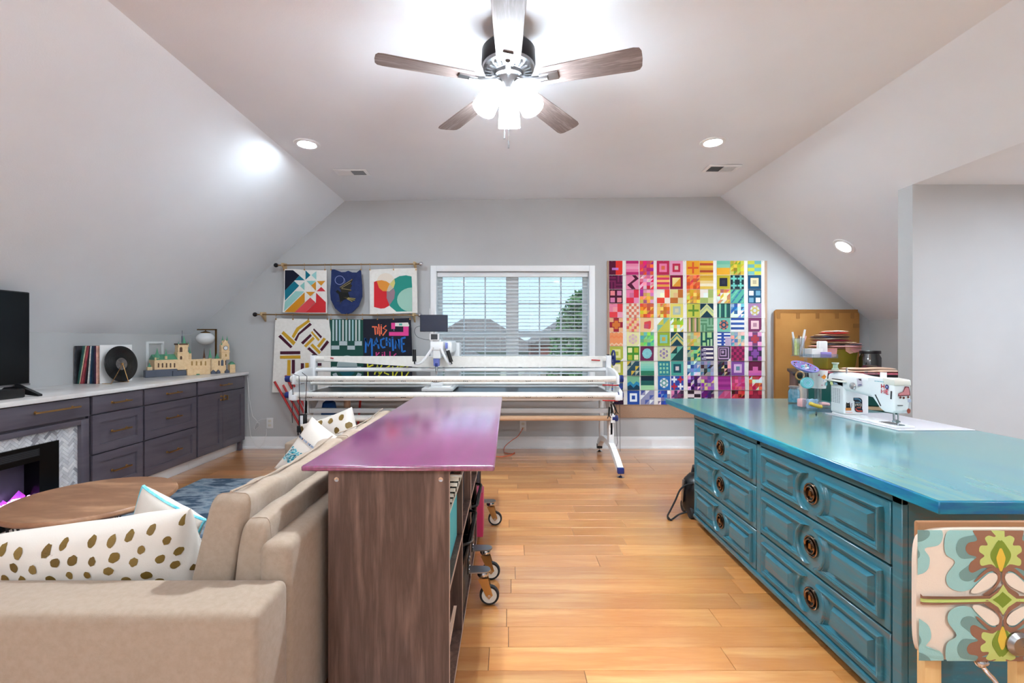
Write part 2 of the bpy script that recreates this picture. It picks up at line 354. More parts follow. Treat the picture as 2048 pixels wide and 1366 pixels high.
# window wall with the opening
k = YB/F
ox0, ox1, oz0, oz1 = (873-CX)*k, (1178-CX)*k, .655, H-(543-CY)*k
def topz(x): return CLZ+(CRZ-CLZ)*(x-CLX)/(CRX-CLX)
bw = MB().add([(XL,YB,0),(ox0,YB,0),(ox0,YB,topz(ox0)),(CLX,YB,CLZ),(XL,YB,ZL)],[(0,1,2,3,4)])
bw.add([(ox1,YB,0),(XR,YB,0),(XR,YB,ZR),(CRX,YB,CRZ),(ox1,YB,topz(ox1))],[(0,1,2,3,4)])
bw.add([(ox0,YB,0),(ox1,YB,0),(ox1,YB,oz0),(ox0,YB,oz0)],[(0,1,2,3)]).add([(ox0,YB,oz1),(ox1,YB,oz1),(ox1,YB,topz(ox1)),(ox0,YB,topz(ox0))],[(0,1,2,3)])
struct('wall_back', M['wall'], bw)
# baseboards: board with a cap
def baseboard(name, p, q, n):
    p, q, n = V(p), V(q), V(n); m = MB()
    for z0, z1, t in ((0,.105,.014),(.105,.122,.010),(.122,.13,.005)):
        m.obox((p+q)/2+n*t/2+V((0,0,(z0+z1)/2)), (q-p)/2, n*t/2, V((0,0,(z1-z0)/2)))
    m.obox((p+q)/2+n*.02+V((0,0,.009)), (q-p)/2, n*.006, V((0,0,.009)))
    return m.build(name, M['trim'], kind='structure', weld=False)
baseboard('baseboard_back', (XL,YB,0), (XR,YB,0), (0,-1,0))
baseboard('baseboard_right', (XR,DY1,0), (XR,YB-.02,0), (-1,0,0))
baseboard('baseboard_partition', (DX,DY0,0), (DXE,DY0,0), (0,-1,0))
baseboard('baseboard_left', (XL,YF,0), (XL,1.6,0), (1,0,0))
# ------------------------------------------------ hardwood floor: separate boards
fl = struct('floor', M['subfloor'], MB().box((XL,YF,-.03),(DXE,YB+.12,-.006)))
tag(fl, 'honey maple hardwood floor of wide boards', 'floor')
rf = random.Random(11); pitch = .1285
k0 = math.ceil((.78-1.686)/pitch)
kk = k0
while 1.686+kk*pitch < YB:
    y0 = 1.686+kk*pitch; y1 = min(y0+pitch, YB+.02); x = XL-rf.uniform(0, .8)
    xe = 4.1 if y0 > 3.46 else 3.4
    while x < xe:
        ln = rf.choice((.55, .75, .9, 1.1, 1.25, 1.4)); xa, xb = max(x, XL), min(x+ln, xe+.3)
        if xb-xa > .05:
            c = V(((xa+xb)/2, (y0+y1)/2, 0)); hx, hy = (xb-xa)/2-.0011, (y1-y0)/2-.0009; m = MB()
            vs_ = [(sx*hx, sy*hy, -.006) for sx, sy in ((-1,-1),(1,-1),(1,1),(-1,1))]+[(sx*hx, sy*hy, -.0006) for sx, sy in ((-1,-1),(1,-1),(1,1),(-1,1))]
            vs_ += [(sx*(hx-.0003), sy*(hy-.0003), 0) for sx, sy in ((-1,-1),(1,-1),(1,1),(-1,1))]
            m.add(vs_, [(8,9,10,11)]+[(i, (i+1) % 4, 4+(i+1) % 4, 4+i) for i in range(4)]+[(4+i, 4+(i+1) % 4, 8+(i+1) % 4, 8+i) for i in range(4)])
            me = m.mesh('plank', smooth=False); me.materials.append(M['plank'])
            o = bpy.data.objects.new('plank', me); COL.objects.link(o); o.location = c; o.parent = fl
        x += ln
    kk += 1
# near part of the floor, behind and below the camera
yb0 = 1.686+k0*pitch
MB().box((XL,YF,-.006),(DXE,yb0-.0006,0)).build('floor_board_field', M['plank'], fl, kind='stuff')
MB().box((3.71,yb0,-.006),(DXE,DY0,0)).build('floor_board_field', M['plank'], fl, kind='stuff')
# ------------------------------------------------ window
w1 = thing('window_1', 'white double window with grilles in the grey wall', 'window', ((ox0+ox1)/2, YB, oz0), kind='structure')
cw = .064
for a, b in (((ox0-cw, oz0-.02),(ox0, oz1+cw)),((ox1, oz0-.02),(ox1+cw, oz1+cw)),((ox0, oz1),(ox1, oz1+cw))):
    m = MB().box((a[0],YB-.018,a[1]),(b[0],YB,b[1]))
    m.build('casing', M['trim'], w1, bevel=.005)
MB().box((ox0-cw-.03,YB-.05,oz0-.035),(ox1+cw+.03,YB+.12,oz0-.005)).build('sill', M['trim'], w1, bevel=.006)
MB().box((ox0-cw,YB-.016,oz0-.12),(ox1+cw,YB,oz0-.035)).build('apron', M['trim'], w1, bevel=.004)
Y1 = YB+.13
for a, b in (((ox0-.02,YB,oz0-.01),(ox0,Y1+.03,oz1+.02)),((ox1,YB,oz0-.01),(ox1+.02,Y1+.03,oz1+.02)),((ox0-.02,YB,oz1),(ox1+.02,Y1+.03,oz1+.02))):
    MB().box(a, b).build('jamb', M['trim'], w1)
kw = Y1/F
def wx(px): return (px-CX)*kw
def wz(py): return H-(py-CY)*kw
mxs = ((885, 1013), (1036, 1165))
MB().box((wx(1012),Y1-.04,oz0),(wx(1037),Y1+.03,oz1)).build('mullion', M['trim'], w1, bevel=.004)
mr = wz(668)
for si, (a, b) in enumerate(mxs):
    xa, xb = wx(a), wx(b); gx0 = ox0 if si == 0 else wx(1037); gx1 = wx(1012) if si == 0 else ox1
    for up, (za, zb, yy) in ((1,(mr, oz1, Y1)), (0,(oz0, mr, Y1-.02))):
        s_ = MB().box((gx0,yy,za),(xa,yy+.03,zb)).box((xb,yy,za),(gx1,yy+.03,zb)).box((xa,yy,zb-.03),(xb,yy+.03,zb)).box((xa,yy,za),(xb,yy+.03,za+.035))
        sash = s_.build('sash', M['trim'], w1, weld=False)
        MB().box((xa,yy+.012,za+.035),(xb,yy+.016,zb-.03)).build('pane', M['glass'], sash)
        for fr in (1/3, 2/3):
            xm = xa+(xb-xa)*fr; MB().box((xm-.008,yy+.004,za+.03),(xm+.008,yy+.024,zb-.03)).build('muntin', M['trim'], sash)
        zm = (za+zb)/2-.0; MB().box((xa,yy+.004,zm-.008),(xb,yy+.024,zm+.008)).build('muntin', M['trim'], sash)
MB().box(((wx(1062)),Y1-.035,mr+.004),((wx(1072)),Y1-.02,mr+.03)).build('sash_lock', M['trim'], w1)
# ------------------------------------------------ blind, slats open
bl = thing('window_blind', 'white faux-wood blind with open slats in the window', 'blind', (0, YB+.05, oz0))
MB().box((ox0+.004,YB+.03,oz1-.055),(ox1-.004,YB+.085,oz1-.004)).build('headrail', M['trim'], bl, bevel=.004)
me = None; z = oz1-.075
while z > oz0+.05:
    if me is None:
        m = MB(); n = 5; pr = [(-.024+.048*i/(n-1), .0022*(1-((i-2)/2)**2)) for i in range(n)]
        L_, R_ = ox0+.006, ox1-.006
        poly = [(y, zz+.002) for y, zz in pr]+[(y, zz-.0016) for y, zz in pr[::-1]]
        m.prism([(L_, y, zz) for y, zz in poly], (R_-L_, 0, 0)); me = m.mesh('slat', smooth=False); me.materials.append(M['slat'])
    o = bpy.data.objects.new('slat', me); COL.objects.link(o); o.parent = bl; o.location = (0, .012, z-oz0); o.rotation_euler = (R(9), 0, 0); z -= .0405
MB().box((ox0+.006,YB+.04,z+.004),(ox1-.006,YB+.09,z+.024)).build('bottom_rail', M['trim'], bl, bevel=.003)
for px in (905, 1000, 1060, 1150):
    x = (px-CX)*k; MB().cyl((x,YB+.038,z+.01),(x,YB+.038,oz1-.05),.0011,n=6).build('ladder_cord', M['trim'], bl)
# ------------------------------------------------ recessed lights, registers, access panel
def downlight(c, nrm, label, lens='canlens'):
    t = thing('recessed_light', label, 'ceiling light', c, group='recessed lights')
    n_ = V(nrm); c = V(c)
    MB().lathe([(.062,.0),(.098,.0),(.1,.004),(.096,.009),(.07,.012),(.062,.006)], c, 32, ax=n_).build('trim_ring', M['trim'], t)
    MB().lathe([(.0001,.004),(.064,.004),(.064,.0075),(.0001,.0075)], c, 32, ax=n_).build('lens', M[lens], t)
def cz(x): return topz(x)
downlight((-1.573,3.63,cz(-1.573)-.001), (0,0,-1), 'recessed ceiling light between the fan and the left ceiling register')
downlight((1.618,3.68,cz(1.618)-.001), (0,0,-1), 'recessed ceiling light between the fan and the right ceiling register')
ns_ = V((-.833,0,-1)).normalized()
downlight(V((3.169,4.39,2.083))+ns_*.001, ns_, 'recessed light set in the sloped ceiling above the cardboard')
for x, y, lb in ((-1.35,-.7,'nearest the fireplace side'),(1.45,-.7,'nearest the dormer side'),(-1.2,-1.9,'by the rear wall on the fireplace side'),(1.3,-1.9,'by the rear wall on the dormer side')): downlight((x,y,cz(x)-.001), (0,0,-1), 'added unseen recessed light behind the camera '+lb, 'canlens2')  # four unseen lights added behind the camera to brighten the room
downlight((3.65,1.9,DZ-.001), (0,0,-1), 'added unseen light in the flat ceiling of the dormer alcove', 'canlens3')  # unseen light added to brighten the partition wall
def register(x0, x1, y0, y1, flip, label):
    z = min(cz(x0), cz(x1))-.001
    t = thing('air_register', label, 'vent', ((x0+x1)/2,(y0+y1)/2,z), group='ceiling registers')
    MB().box((x0,y0,z-.008),(x1,y1,z)).build('frame', M['trim'], t, bevel=.003)
    xm = (x0+x1)/2; a, b = (xm+.005, x1-.03) if not flip else (x0+.03, xm-.005); c, d = (x0+.03, xm-.005) if not flip else (xm+.005, x1-.03)
    MB().box((a,y0+.025,z-.0095),(b,y1-.025,z-.0075)).build('grille_opening', M['nickel'], t)
    for i in range(9):
        for (p, q, mm) in ((a, b, 'nickel'), (c, d, 'trim')):
            xx = p+(q-p)*(i+.5)/9
            MB().obox((xx,(y0+y1)/2,z-.0105), (.006 if mm == 'trim' else .003,0,.002), (0,(y1-y0)/2-.026,0), (0,0,.0006)).build('louver', M[mm], t)
register(-1.58, -1.28, 4.17, 4.32, False, 'white ceiling register left of the fan with dark half')
register(1.80, 2.10, 4.17, 4.34, True, 'white ceiling register right of the fan with dark half')
ap = thing('trim_1', 'white access panel trim on the knee wall', 'trim', (XL, 4.6, .86), kind='structure')
for a, b in (((4.49,1.16),(4.71,1.18)),((4.49,.85),(4.51,1.16)),((4.69,.85),(4.71,1.16))):
    MB().box((XL,a[0],a[1]),(XL+.012,b[0],b[1])).build('trim_strip', M['trim'], ap)
# outlet on the window wall and a second one low on the right
def outlet(px, py, label):
    c = P(px, py, YB); t = thing('wall_outlet', label, 'outlet', c)
    MB().box((c.x-.036,YB-.006,c.z-.058),(c.x+.036,YB,c.z+.058)).build('cover_plate', M['white'], t, bevel=.002)
    for dz in (.024,-.024): MB().box((c.x-.017,YB-.008,c.z+dz-.014),(c.x+.017,YB-.005,c.z+dz+.014)).build('socket', M['offwhite'], t, bevel=.002)
    return c
oc = outlet(540, 846, 'white wall outlet beside the grey cabinets')
outlet(1046, 852, 'white wall outlet under the window above the orange cord')
# ------------------------------------------------ outside
GZ = -3.1
MB().box((-60,YB+.5,GZ-.2),(60,90,GZ)).build('lawn', M['lawn'], label='green lawn of the yards below the window', cat='ground', kind='structure')
def house(loc, rz, w_, d_, h_, rh, wm, rm, label, hip=0.0, chimney=None):
    t = thing('house', label, 'house', loc, rz); W_ = wmat(t)
    def X(m): m.v = [tuple(W_ @ V(v)) for v in m.v]; return m
    X(MB().box((-w_/2,-d_/2,0),(w_/2,d_/2,h_))).build('wall', M[wm], t)
    e = .35; a, b = w_/2+e, d_/2+e; hx = a-hip
    X(MB().add([(-a,-b,h_-.15),(a,-b,h_-.15),(a,b,h_-.15),(-a,b,h_-.15),(-hx,0,h_+rh),(hx,0,h_+rh)],[(0,1,5,4),(2,3,4,5),(1,2,5),(3,0,4),(0,3,2,1)])).build('roof', M[rm], t, smooth=False)
    for i in range(3):
        x = -w_/2+w_*(i+.5)/3
        wd = X(MB().box((x-.55,-d_/2-.04,h_*.45),(x+.55,-d_/2+.02,h_*.85))).build('window', M['trim'], t)
        X(MB().box((x-.47,-d_/2-.05,h_*.47),(x+.47,-d_/2-.03,h_*.83))).build('pane', M['screen'], wd)
    if chimney: X(MB().box((chimney-.35,-.35,h_),(chimney+.35,.35,h_+rh+.7))).build('chimney', M['brick'], t)
    return t
house((-6.3,27,GZ), R(6), 11, 8, 2.9, 1.75, 'siding', 'roof', 'house with wide grey hip roof beyond the left window sash', hip=3.5)
house((2.9,20.5,GZ), R(88), 6, 4.6, 2.4, 1.9, 'siding', 'roof2', 'house with tan gable roof beyond the right window sash')
house((5.4,36,GZ), R(92), 9, 7, 4.2, 2.4, 'brick', 'roof', 'brick house with steep gable behind the tree', chimney=None)
house((-3.2,46,GZ), R(4), 11, 9, 3.4, 2.9, 'siding', 'roof', 'distant house whose grey roof peak shows above the others', hip=4.4)
def tree(c, h_, r_, n, label, seed):
    rd = random.Random(seed); t = thing('tree', label, 'tree', c); c = V(c)
    m = MB().tube([c, c+V((.05,0,h_*.45)), c+V((0,.05,h_*.9))], [.16,.11,.03], 8)
    for i in range(9):
        a = rd.uniform(0,6.28); z = h_*rd.uniform(.35,.75); m.tube([c+V((0,0,z)), c+V((math.cos(a)*r_*.7, math.sin(a)*r_*.7, z+h_*.14))], [.05,.012], 5)
    m.build('trunk', M['bark'], t)
    lf = MB()
    for i in range(n):
        f = rd.random(); zz = h_*(.22+.78*f); rr = r_*math.sqrt(max(.02, 1-((f-.35)/.65)**2 if f > .35 else .55+.45*f/.35))*math.sqrt(rd.random())
        a = rd.uniform(0, 6.28); p = c+V((rr*math.cos(a), rr*math.sin(a), zz)); d = V((rd.gauss(0,1),rd.gauss(0,1),rd.gauss(0,.6))).normalized(); s_ = d.orthogonal().normalized()
        l = rd.uniform(.1,.19); lf.add([p, p+d*l*.5+s_*l*.3, p+d*l, p+d*l*.5-s_*l*.3], [(0,1,2,3)])
    lf.build('foliage', M['leaf'], t, kind='stuff', weld=False, flip=False, smooth=False)
tree((2.25,13.8,GZ), 5.7, 1.15, 9000, 'leafy green tree close outside the right window sash', 3)
for i, (x, y, h_, r_) in enumerate(((-1.6,13,1.5,.9),(.9,12.2,1.3,.7),(-.9,16.5,1.2,.7))):
    tree((x,y,GZ), h_, r_, 2200, ('low round garden shrub left of the tan roofed house','low shrub against the tan roofed house','small shrub between the two nearest houses')[i], 9+i)
# ---------------------------------------------------------------- ceiling fan
FX, FY, BZ = 0.0, 2.30, 2.475; FZ = topz(0)
fan = thing('ceiling_fan', 'five-blade ceiling fan with weathered wood blades and lit glass shades', 'ceiling fan', (FX, FY, FZ))
MB().lathe([(.001,0),(.068,0),(.068,-.02),(.045,-.06),(.016,-.07),(.001,-.07)], (FX,FY,FZ), 24).build('canopy', M['bronze'], fan)
MB().cyl((FX,FY,FZ-.06),(FX,FY,FZ-.12),.014).build('downrod', M['bronze'], fan)
MB().lathe([(.001,.115),(.06,.115),(.11,.10),(.132,.075),(.134,.01),(.128,0),(.001,0)], (FX,FY,BZ+.075), 40).build('motor_housing', M['bronze'], fan)
hs = MB().lathe([(.128,.075),(.126,.06),(.105,.045),(.07,.035),(.001,.035)], (FX,FY,BZ), 40).build('vent_ring', M['nickel'], fan)
for i in range(26):
    a = 2*math.pi*i/26; d = V((math.cos(a), math.sin(a), 0))
    MB().obox(V((FX,FY,BZ+.048))+d*.1, d*.017, V((-d.y,d.x,0))*.004, (0,0,.012)).build('vent_fin', M['nickel'], hs)
MB().lathe([(.001,.04),(.075,.04),(.075,.018),(.06,.01),(.055,-.02),(.05,-.05),(.03,-.06),(.001,-.06)], (FX,FY,BZ), 28).build('switch_cup', M['nickel'], fan)
bme = None
for i in range(5):
    a = R(-90+72*i); d = V((1,0,0)); pt = R(-11); sp = V((0,math.cos(pt),math.sin(pt))); up = d.cross(sp); o = V((0,0,BZ-FZ))
    if bme is None:
        prof = [(.17,.048),(.19,.056),(.4,.064),(.6,.07),(.625,.064),(.635,.045),(.638,0)]
        out = [(r, w_) for r, w_ in prof]+[(r, -w_) for r, w_ in prof[::-1][1:]]
        bme = MB().prism([o+d*r+sp*w_ for r, w_ in out], up*-.006).mesh('blade', bevel=.0015, seg=1); bme.materials.append(M['fanblade'])
        m = MB().tube([o+d*.05+V((0,0,.02)), o+d*.09+V((0,0,-.004)), o+d*.15-up*.012, o+d*.2-up*.013], [.011,.012,.013,.013], 8)
        m.obox(o+d*.205-up*.0105, d*.045, sp*.024, up*.0035); ime = m.mesh('blade_iron'); ime.materials.append(M['nickel'])
    for nm, me in (('blade', bme), ('blade_iron', ime)):
        q = bpy.data.objects.new(nm, me); COL.objects.link(q); q.parent = fan; q.rotation_euler = (0, 0, a)
for az in (208, 328, 88):
    a = R(az); d = V((math.cos(a), math.sin(a), 0)); ax = (d*.55+V((0,0,-1))).normalized(); b0 = V((FX,FY,BZ-.012))+d*.05
    MB().tube([V((FX,FY,BZ-.01)), V((FX,FY,BZ-.006))+d*.035, b0], .012, 8).build('lamp_arm', M['nickel'], fan)
    MB().lathe([(.001,-.004),(.02,-.004),(.026,.01),(.026,.022),(.001,.022)], b0, 16, ax=ax).build('lamp_socket', M['nickel'], fan)
    MB().lathe([(.022,.012),(.034,.022),(.046,.055),(.052,.105),(.056,.155),(.057,.178),(.053,.178),(.052,.155),(.048,.105),(.042,.056),(.03,.024),(.02,.016)], b0, 28, ax=ax).build('lamp_shade', M['shade'], fan)
    MB().sphere(b0+ax*.085, .027, n=16, m=12).build('bulb', M['bulb'], fan)
for dx, dy, z0, z1 in ((-.02,-.03,2.39,2.215),(0,-.04,2.39,2.165)):
    m = MB().cyl((FX+dx,FY+dy,z0),(FX+dx,FY+dy,z1),.0012,n=6); m.cyl((FX+dx,FY+dy,z1),(FX+dx,FY+dy,z1-.035),.004,n=8); m.build('pull_chain', M['nickel'], fan)
# ---------------------------------------------------------------- cabinets along the left knee wall
CF = -2.87                                  # plane of the drawer fronts
CTZ = .843                                  # counter top
ct = MB().box((XL+.001,1.55,CTZ-.03),(CF+.02,YB-.025,CTZ)).build('countertop', M['quartz'], label='long white marbled countertop on the grey cabinets', cat='countertop', bevel=.004)
def carcass(name, label, y0, y1):
    t = thing(name, label, 'cabinet', ((XL+CF)/2, (y0+y1)/2, 0))
    MB().box((XL+.02,y0+.001,.10),(CF-.022,y1-.001,CTZ-.031)).build('body', M['cab'], t)
    MB().box((XL+.02,y0+.001,0),(CF-.075,y1-.001,.0995)).build('toe_kick', M['trim'], t)
    return t
def front(t, name, y0, y1, z0, z1, panel=True):
    x0, x1 = CF-.021, CF
    if not panel: return MB().box((x0,y0,z0),(x1,y1,z1)).build(name, M['cab'], t, bevel=.0025)
    s_ = .055; m = MB().box((x0,y0,z0),(x1,y0+s_,z1)).box((x0,y1-s_,z0),(x1,y1,z1)).box((x0,y0+s_,z1-s_),(x1,y1-s_,z1)).box((x0,y0+s_,z0),(x1,y1-s_,z0+s_))
    d = m.build(name, M['cab'], t, weld=False)
    MB().box((x0,y0+s_-.002,z0+s_-.002),(x1-.009,y1-s_+.002,z1-s_+.002)).build('recessed_panel', M['cab'], d)
    b = MB(); i = .004
    for a, c in (((y0+s_,z0+s_),(y1-s_,z0+s_)),((y0+s_,z1-s_),(y1-s_,z1-s_)),((y0+s_,z0+s_),(y0+s_,z1-s_)),((y1-s_,z0+s_),(y1-s_,z1-s_))):
        b.beam((x1-.007,a[0],a[1]),(x1-.007,c[0],c[1]),.010,.010,(1,0,0))
    b.build('bead', M['cab'], d, weld=False)
    return d
def pull(par, yc, zc, ln, vertical=False, m='brass'):
    b = MB(); dv = V((0,0,1)) if vertical else V((0,1,0)); c = V((CF+.028,yc,zc))
    b.obox(c, dv*ln/2, V((.005,0,0)), (V((0,1,0)) if vertical else V((0,0,1)))*.005)
    for sg in (-1, 1):
        e = c+dv*sg*ln*.4; b.cyl((CF-.001,e.y,e.z),(e.x,e.y,e.z),.0055,n=10); b.lathe([(.001,0),(.010,0),(.009,.004),(.001,.004)], (CF,e.y,e.z), 12, ax=(1,0,0))
    b.build('handle', M[m], par, label='brass bar handle', bevel=.0)
g = .004
u1 = carcass('drawer_cabinet', 'narrow grey three-drawer cabinet right of the fireplace', 3.20, 3.66)
u2 = carcass('drawer_cabinet', 'wide grey three-drawer cabinet between narrow drawers and doors', 3.66, 4.285)
u3 = carcass('door_cabinet', 'grey cabinet with one drawer over two doors at the corner', 4.285, 5.06)
for t, y0, y1 in ((u1,3.21,3.65),(u2,3.67,4.275)):
    for i, (z0, z1) in enumerate(((.683,.806),(.405,.673),(.112,.395))):
        d = front(t, 'drawer_front', y0, y1, z0, z1, i > 0); pull(d, (y0+y1)/2, (z0+z1)/2+(.0 if i else .0), .16)
d = front(u3, 'drawer_front', 4.30, 5.045, .683, .806, False); pull(d, 4.70, .745, .17)
for y0, y1, s_ in ((4.30,4.67,1),(4.675,5.045,-1)):
    d = front(u3, 'door', y0, y1, .112, .673); pull(d, (y1-.03) if s_ > 0 else (y0+.03), .615, .045, True)
MB().box((CF-.06,5.02,0),(CF-.025,5.058,.0995)).build('foot', M['cab'], u3)
MB().box((CF-.021,5.047,.112),(CF,5.06,.806)).build('filler_strip', M['cab'], u3)
# ---- fireplace unit
FY0, FY1 = 1.62, 3.199
fp = thing('fireplace_cabinet', 'grey fireplace cabinet with herringbone tile surround', 'fireplace', ((XL+CF)/2, 2.4, 0))
MB().box((XL+.02,FY0,.0),(CF-.12,FY1,CTZ-.031)).build('body', M['cab'], fp)
d = MB().box((CF-.13,FY0,.677),(CF,FY1-.012,.806)).build('drawer_front', M['cab'], fp, bevel=.003); pull(d, 2.94, .755, .30, m='brass')
m = MB().box((CF-.12,FY1-.07,0),(CF-.004,FY1-.012,.66)).box((CF-.12,FY0,0),(CF-.004,FY0+.058,.66)).box((CF-.12,FY0+.058,.625),(CF-.004,FY1-.07,.66))
m.build('surround_frame', M['cab'], fp, weld=False, bevel=.003)
MB().box((CF-.12,FY0,.6605),(CF-.03,FY1-.012,.6765)).build('shadow_rail', M['cab'], fp)
ty0, ty1, tz1 = FY0+.058, FY1-.07, .625; iy0, iy1, iz1, iz0 = 1.86, 2.985, .555, .10
TX = CF-.03
bb = MB().box((CF-.12,ty0,0),(TX-.006,iy0,tz1)).box((CF-.12,iy1,0),(TX-.006,ty1,tz1)).box((CF-.12,iy0,iz1),(TX-.006,iy1,tz1)).box((CF-.12,iy0,0),(TX-.006,iy1,iz0))
bb.build('tile_backer', M['grout'], fp, weld=False)
# herringbone tiles: only where the surround shows; clipped at the border
def clip(poly, x0, x1, z0, z1):
    for ax, lim, sg in ((0,x0,1),(0,x1,-1),(1,z0,1),(1,z1,-1)):
        out = []
        for i, p in enumerate(poly):
            q = poly[(i+1) % len(poly)]; a = (p[ax]-lim)*sg; b = (q[ax]-lim)*sg
            if a >= 0: out.append(p)
            if a*b < 0: t_ = a/(a-b); out.append((p[0]+(q[0]-p[0])*t_, p[1]+(q[1]-p[1])*t_))
        poly = out
        if len(poly) < 3: return []
    return poly
rt = random.Random(5); TW, TL = .0185, .0555; c45 = math.sqrt(.5); big = []; small = []
for i in range(-60, 70):
    for j in range(-14, 12):
        bx = i*TW+j*TL*2; bz = i*TW           # lattice (W, W), (2L, 0): one lying and one standing tile per cell
        for w_, h_, ox_, oz_ in ((TL, TW, 0, 0), (TW, TL, TL, TW-TL)):
            x, z = bx+ox_, bz+oz_
            q = [(x+.0006,z+.0006),(x+w_-.0006,z+.0006),(x+w_-.0006,z+h_-.0006),(x+.0006,z+h_-.0006)]
            big.append([((p[0]-p[1])*c45, (p[0]+p[1])*c45) for p in q])
def tile_run(y0, y1, z0, z1, cap):
    n = 0
    for q in big:
        q2 = [(p[0]+2.6, p[1]+.1) for p in q]
        if max(p[0] for p in q2) < y0 or min(p[0] for p in q2) > y1 or max(p[1] for p in q2) < z0 or min(p[1] for p in q2) > z1: continue
        c = clip(q2, y0, y1, z0, z1)
        if len(c) < 3: continue
        A = abs(sum(c[i][0]*c[(i+1) % len(c)][1]-c[(i+1) % len(c)][0]*c[i][1] for i in range(len(c))))/2
        if A < .00006: continue
        small.append((c, n)); n += 1
tile_run(iy1, ty1, .0, tz1, 0); tile_run(2.42, iy1, iz1, tz1, 0)
vis = [c for c, _ in small]
vis.sort(key=lambda c: -c[0][0]); rest = MB()
for i, c in enumerate(vis):
    cx_ = sum(p[0] for p in c)/len(c); cz_ = sum(p[1] for p in c)/len(c)
    pts = [(TX-.006, p[0], p[1]) for p in c]
    if i < 290:
        mm = MB().prism(pts, (.006+rt.uniform(-.0006,.0006),0,0)); mm.build('tile', M['tiled'] if rt.random() < .13 else M['tileg'], fp, smooth=False)
    else: rest.prism(pts, (.006,0,0))
if rest.v: rest.build('tile_field', M['tileg'], fp, kind='stuff', weld=False, smooth=False)
small.clear(); tile_run(ty0, iy0, 0, tz1, 0); tile_run(iy0, 2.42, iz1, tz1, 0); rest = MB()
for c, _ in small: rest.prism([(TX-.006,p[0],p[1]) for p in c], (.006,0,0))
rest.build('tile_field', M['tileg'], fp, kind='stuff', weld=False, smooth=False)
# electric insert
fi = thing('electric_fireplace', 'black electric fireplace insert with violet flames', 'fireplace insert', (CF-.06, 2.4, iz0))
m = MB().box((CF-.119,iy0,iz0),(CF-.015,iy0+.14,iz1)).box((CF-.119,iy1-.125,iz0),(CF-.015,iy1,iz1)).box((CF-.119,iy0+.14,.455),(CF-.015,iy1-.125,iz1)).box((CF-.119,iy0+.14,iz0),(CF-.015,iy1-.125,.222))
m.build('glass_frame', M['screen'], fi, weld=False)
MB().box((CF-.013,2.56,.487),(CF-.0145,2.86,.532)).build('air_outlet', M['black'], fi)
for i in range(4): MB().box((CF-.0125,2.57,.493+.01*i),(CF-.011,2.85,.496+.01*i)).build('outlet_louver', M['dkgrey'], fi)
MB().box((CF-.119,iy0+.14,.222),(CF-.110,iy1-.125,.455)).build('firebox_back', mat('firebox_panel', (66, 62, 72), .35), fi)
em = mat('ember_bed', (250, 200, 255), .5, emis=(228, 180, 255), es=1.5, col2=(200, 120, 240), ns=40); fm = mat('flame_light', (120, 60, 190), .5, emis=(150, 60, 190), es=.22, col2=(200, 60, 140), ns=14)
rt2 = random.Random(2); y = iy0+.15
bed = MB(); fla = []
while y < iy1-.135:
    r_ = rt2.uniform(.006,.012); bed.sphere((CF-.05+rt2.uniform(-.02,.02), y, .228+rt2.uniform(0,.014)), r_, n=8, m=5); y += .007
bed.build('ember_crystals', em, fi, kind='stuff', weld=False)
y = 2.02
while y < iy1-.15:
    h_ = rt2.uniform(.02,.07); w_ = rt2.uniform(.03,.06)
    fla = MB().add([(CF-.1,y-w_,.222),(CF-.085,y-w_*.9,.222+h_*.35),(CF-.095,y+w_*.2,.222+h_),(CF-.085,y+w_*.7,.222+h_*.4),(CF-.1,y+w_,.222),(CF-.075,y,.222+h_*.2)],[(0,1,5),(1,2,5),(2,3,5),(3,4,5),(4,0,5)])
    fla.build('flame', fm, fi, smooth=False); y += rt2.uniform(.03,.06)
# ---------------------------------------------------------------- things on the counter
TVX = -3.10
tv = thing('television', 'large flat black television on the white countertop', 'television', (TVX, 2.45, CTZ))
ty0_, ty1_, tz0_, tz1_ = 1.92, 3.012, .905, 1.505
MB().box((TVX-.04,ty0_,tz0_),(TVX,ty1_,tz1_)).build('housing', M['black'], tv, bevel=.006)
MB().box((TVX-.001,ty0_+.008,tz0_+.016),(TVX+.002,ty1_-.008,tz1_-.008)).build('screen', M['screen'], tv)
MB().box((TVX-.002,ty0_,tz0_),(TVX+.0025,ty1_,tz0_+.012)).build('bezel', M['nickel'], tv)
for yy in (2.02, 2.93):
    m = MB().prism([(TVX-.14,yy-.013,CTZ),(TVX-.03,yy-.013,tz0_+.02),(TVX-.01,yy-.013,tz0_+.02),(TVX+.15,yy-.013,CTZ+.012),(TVX+.15,yy-.013,CTZ),(TVX-.0,yy-.013,CTZ+.02),(TVX-.1,yy-.013,CTZ)], (0,.026,0))
    m.build('foot', M['black'], tv)
sb = MB().box((TVX+.02,2.06,CTZ),(TVX+.12,2.87,CTZ+.055)).build('soundbar', M['black'], label='black soundbar lying in front of the television', cat='soundbar', bevel=.008)
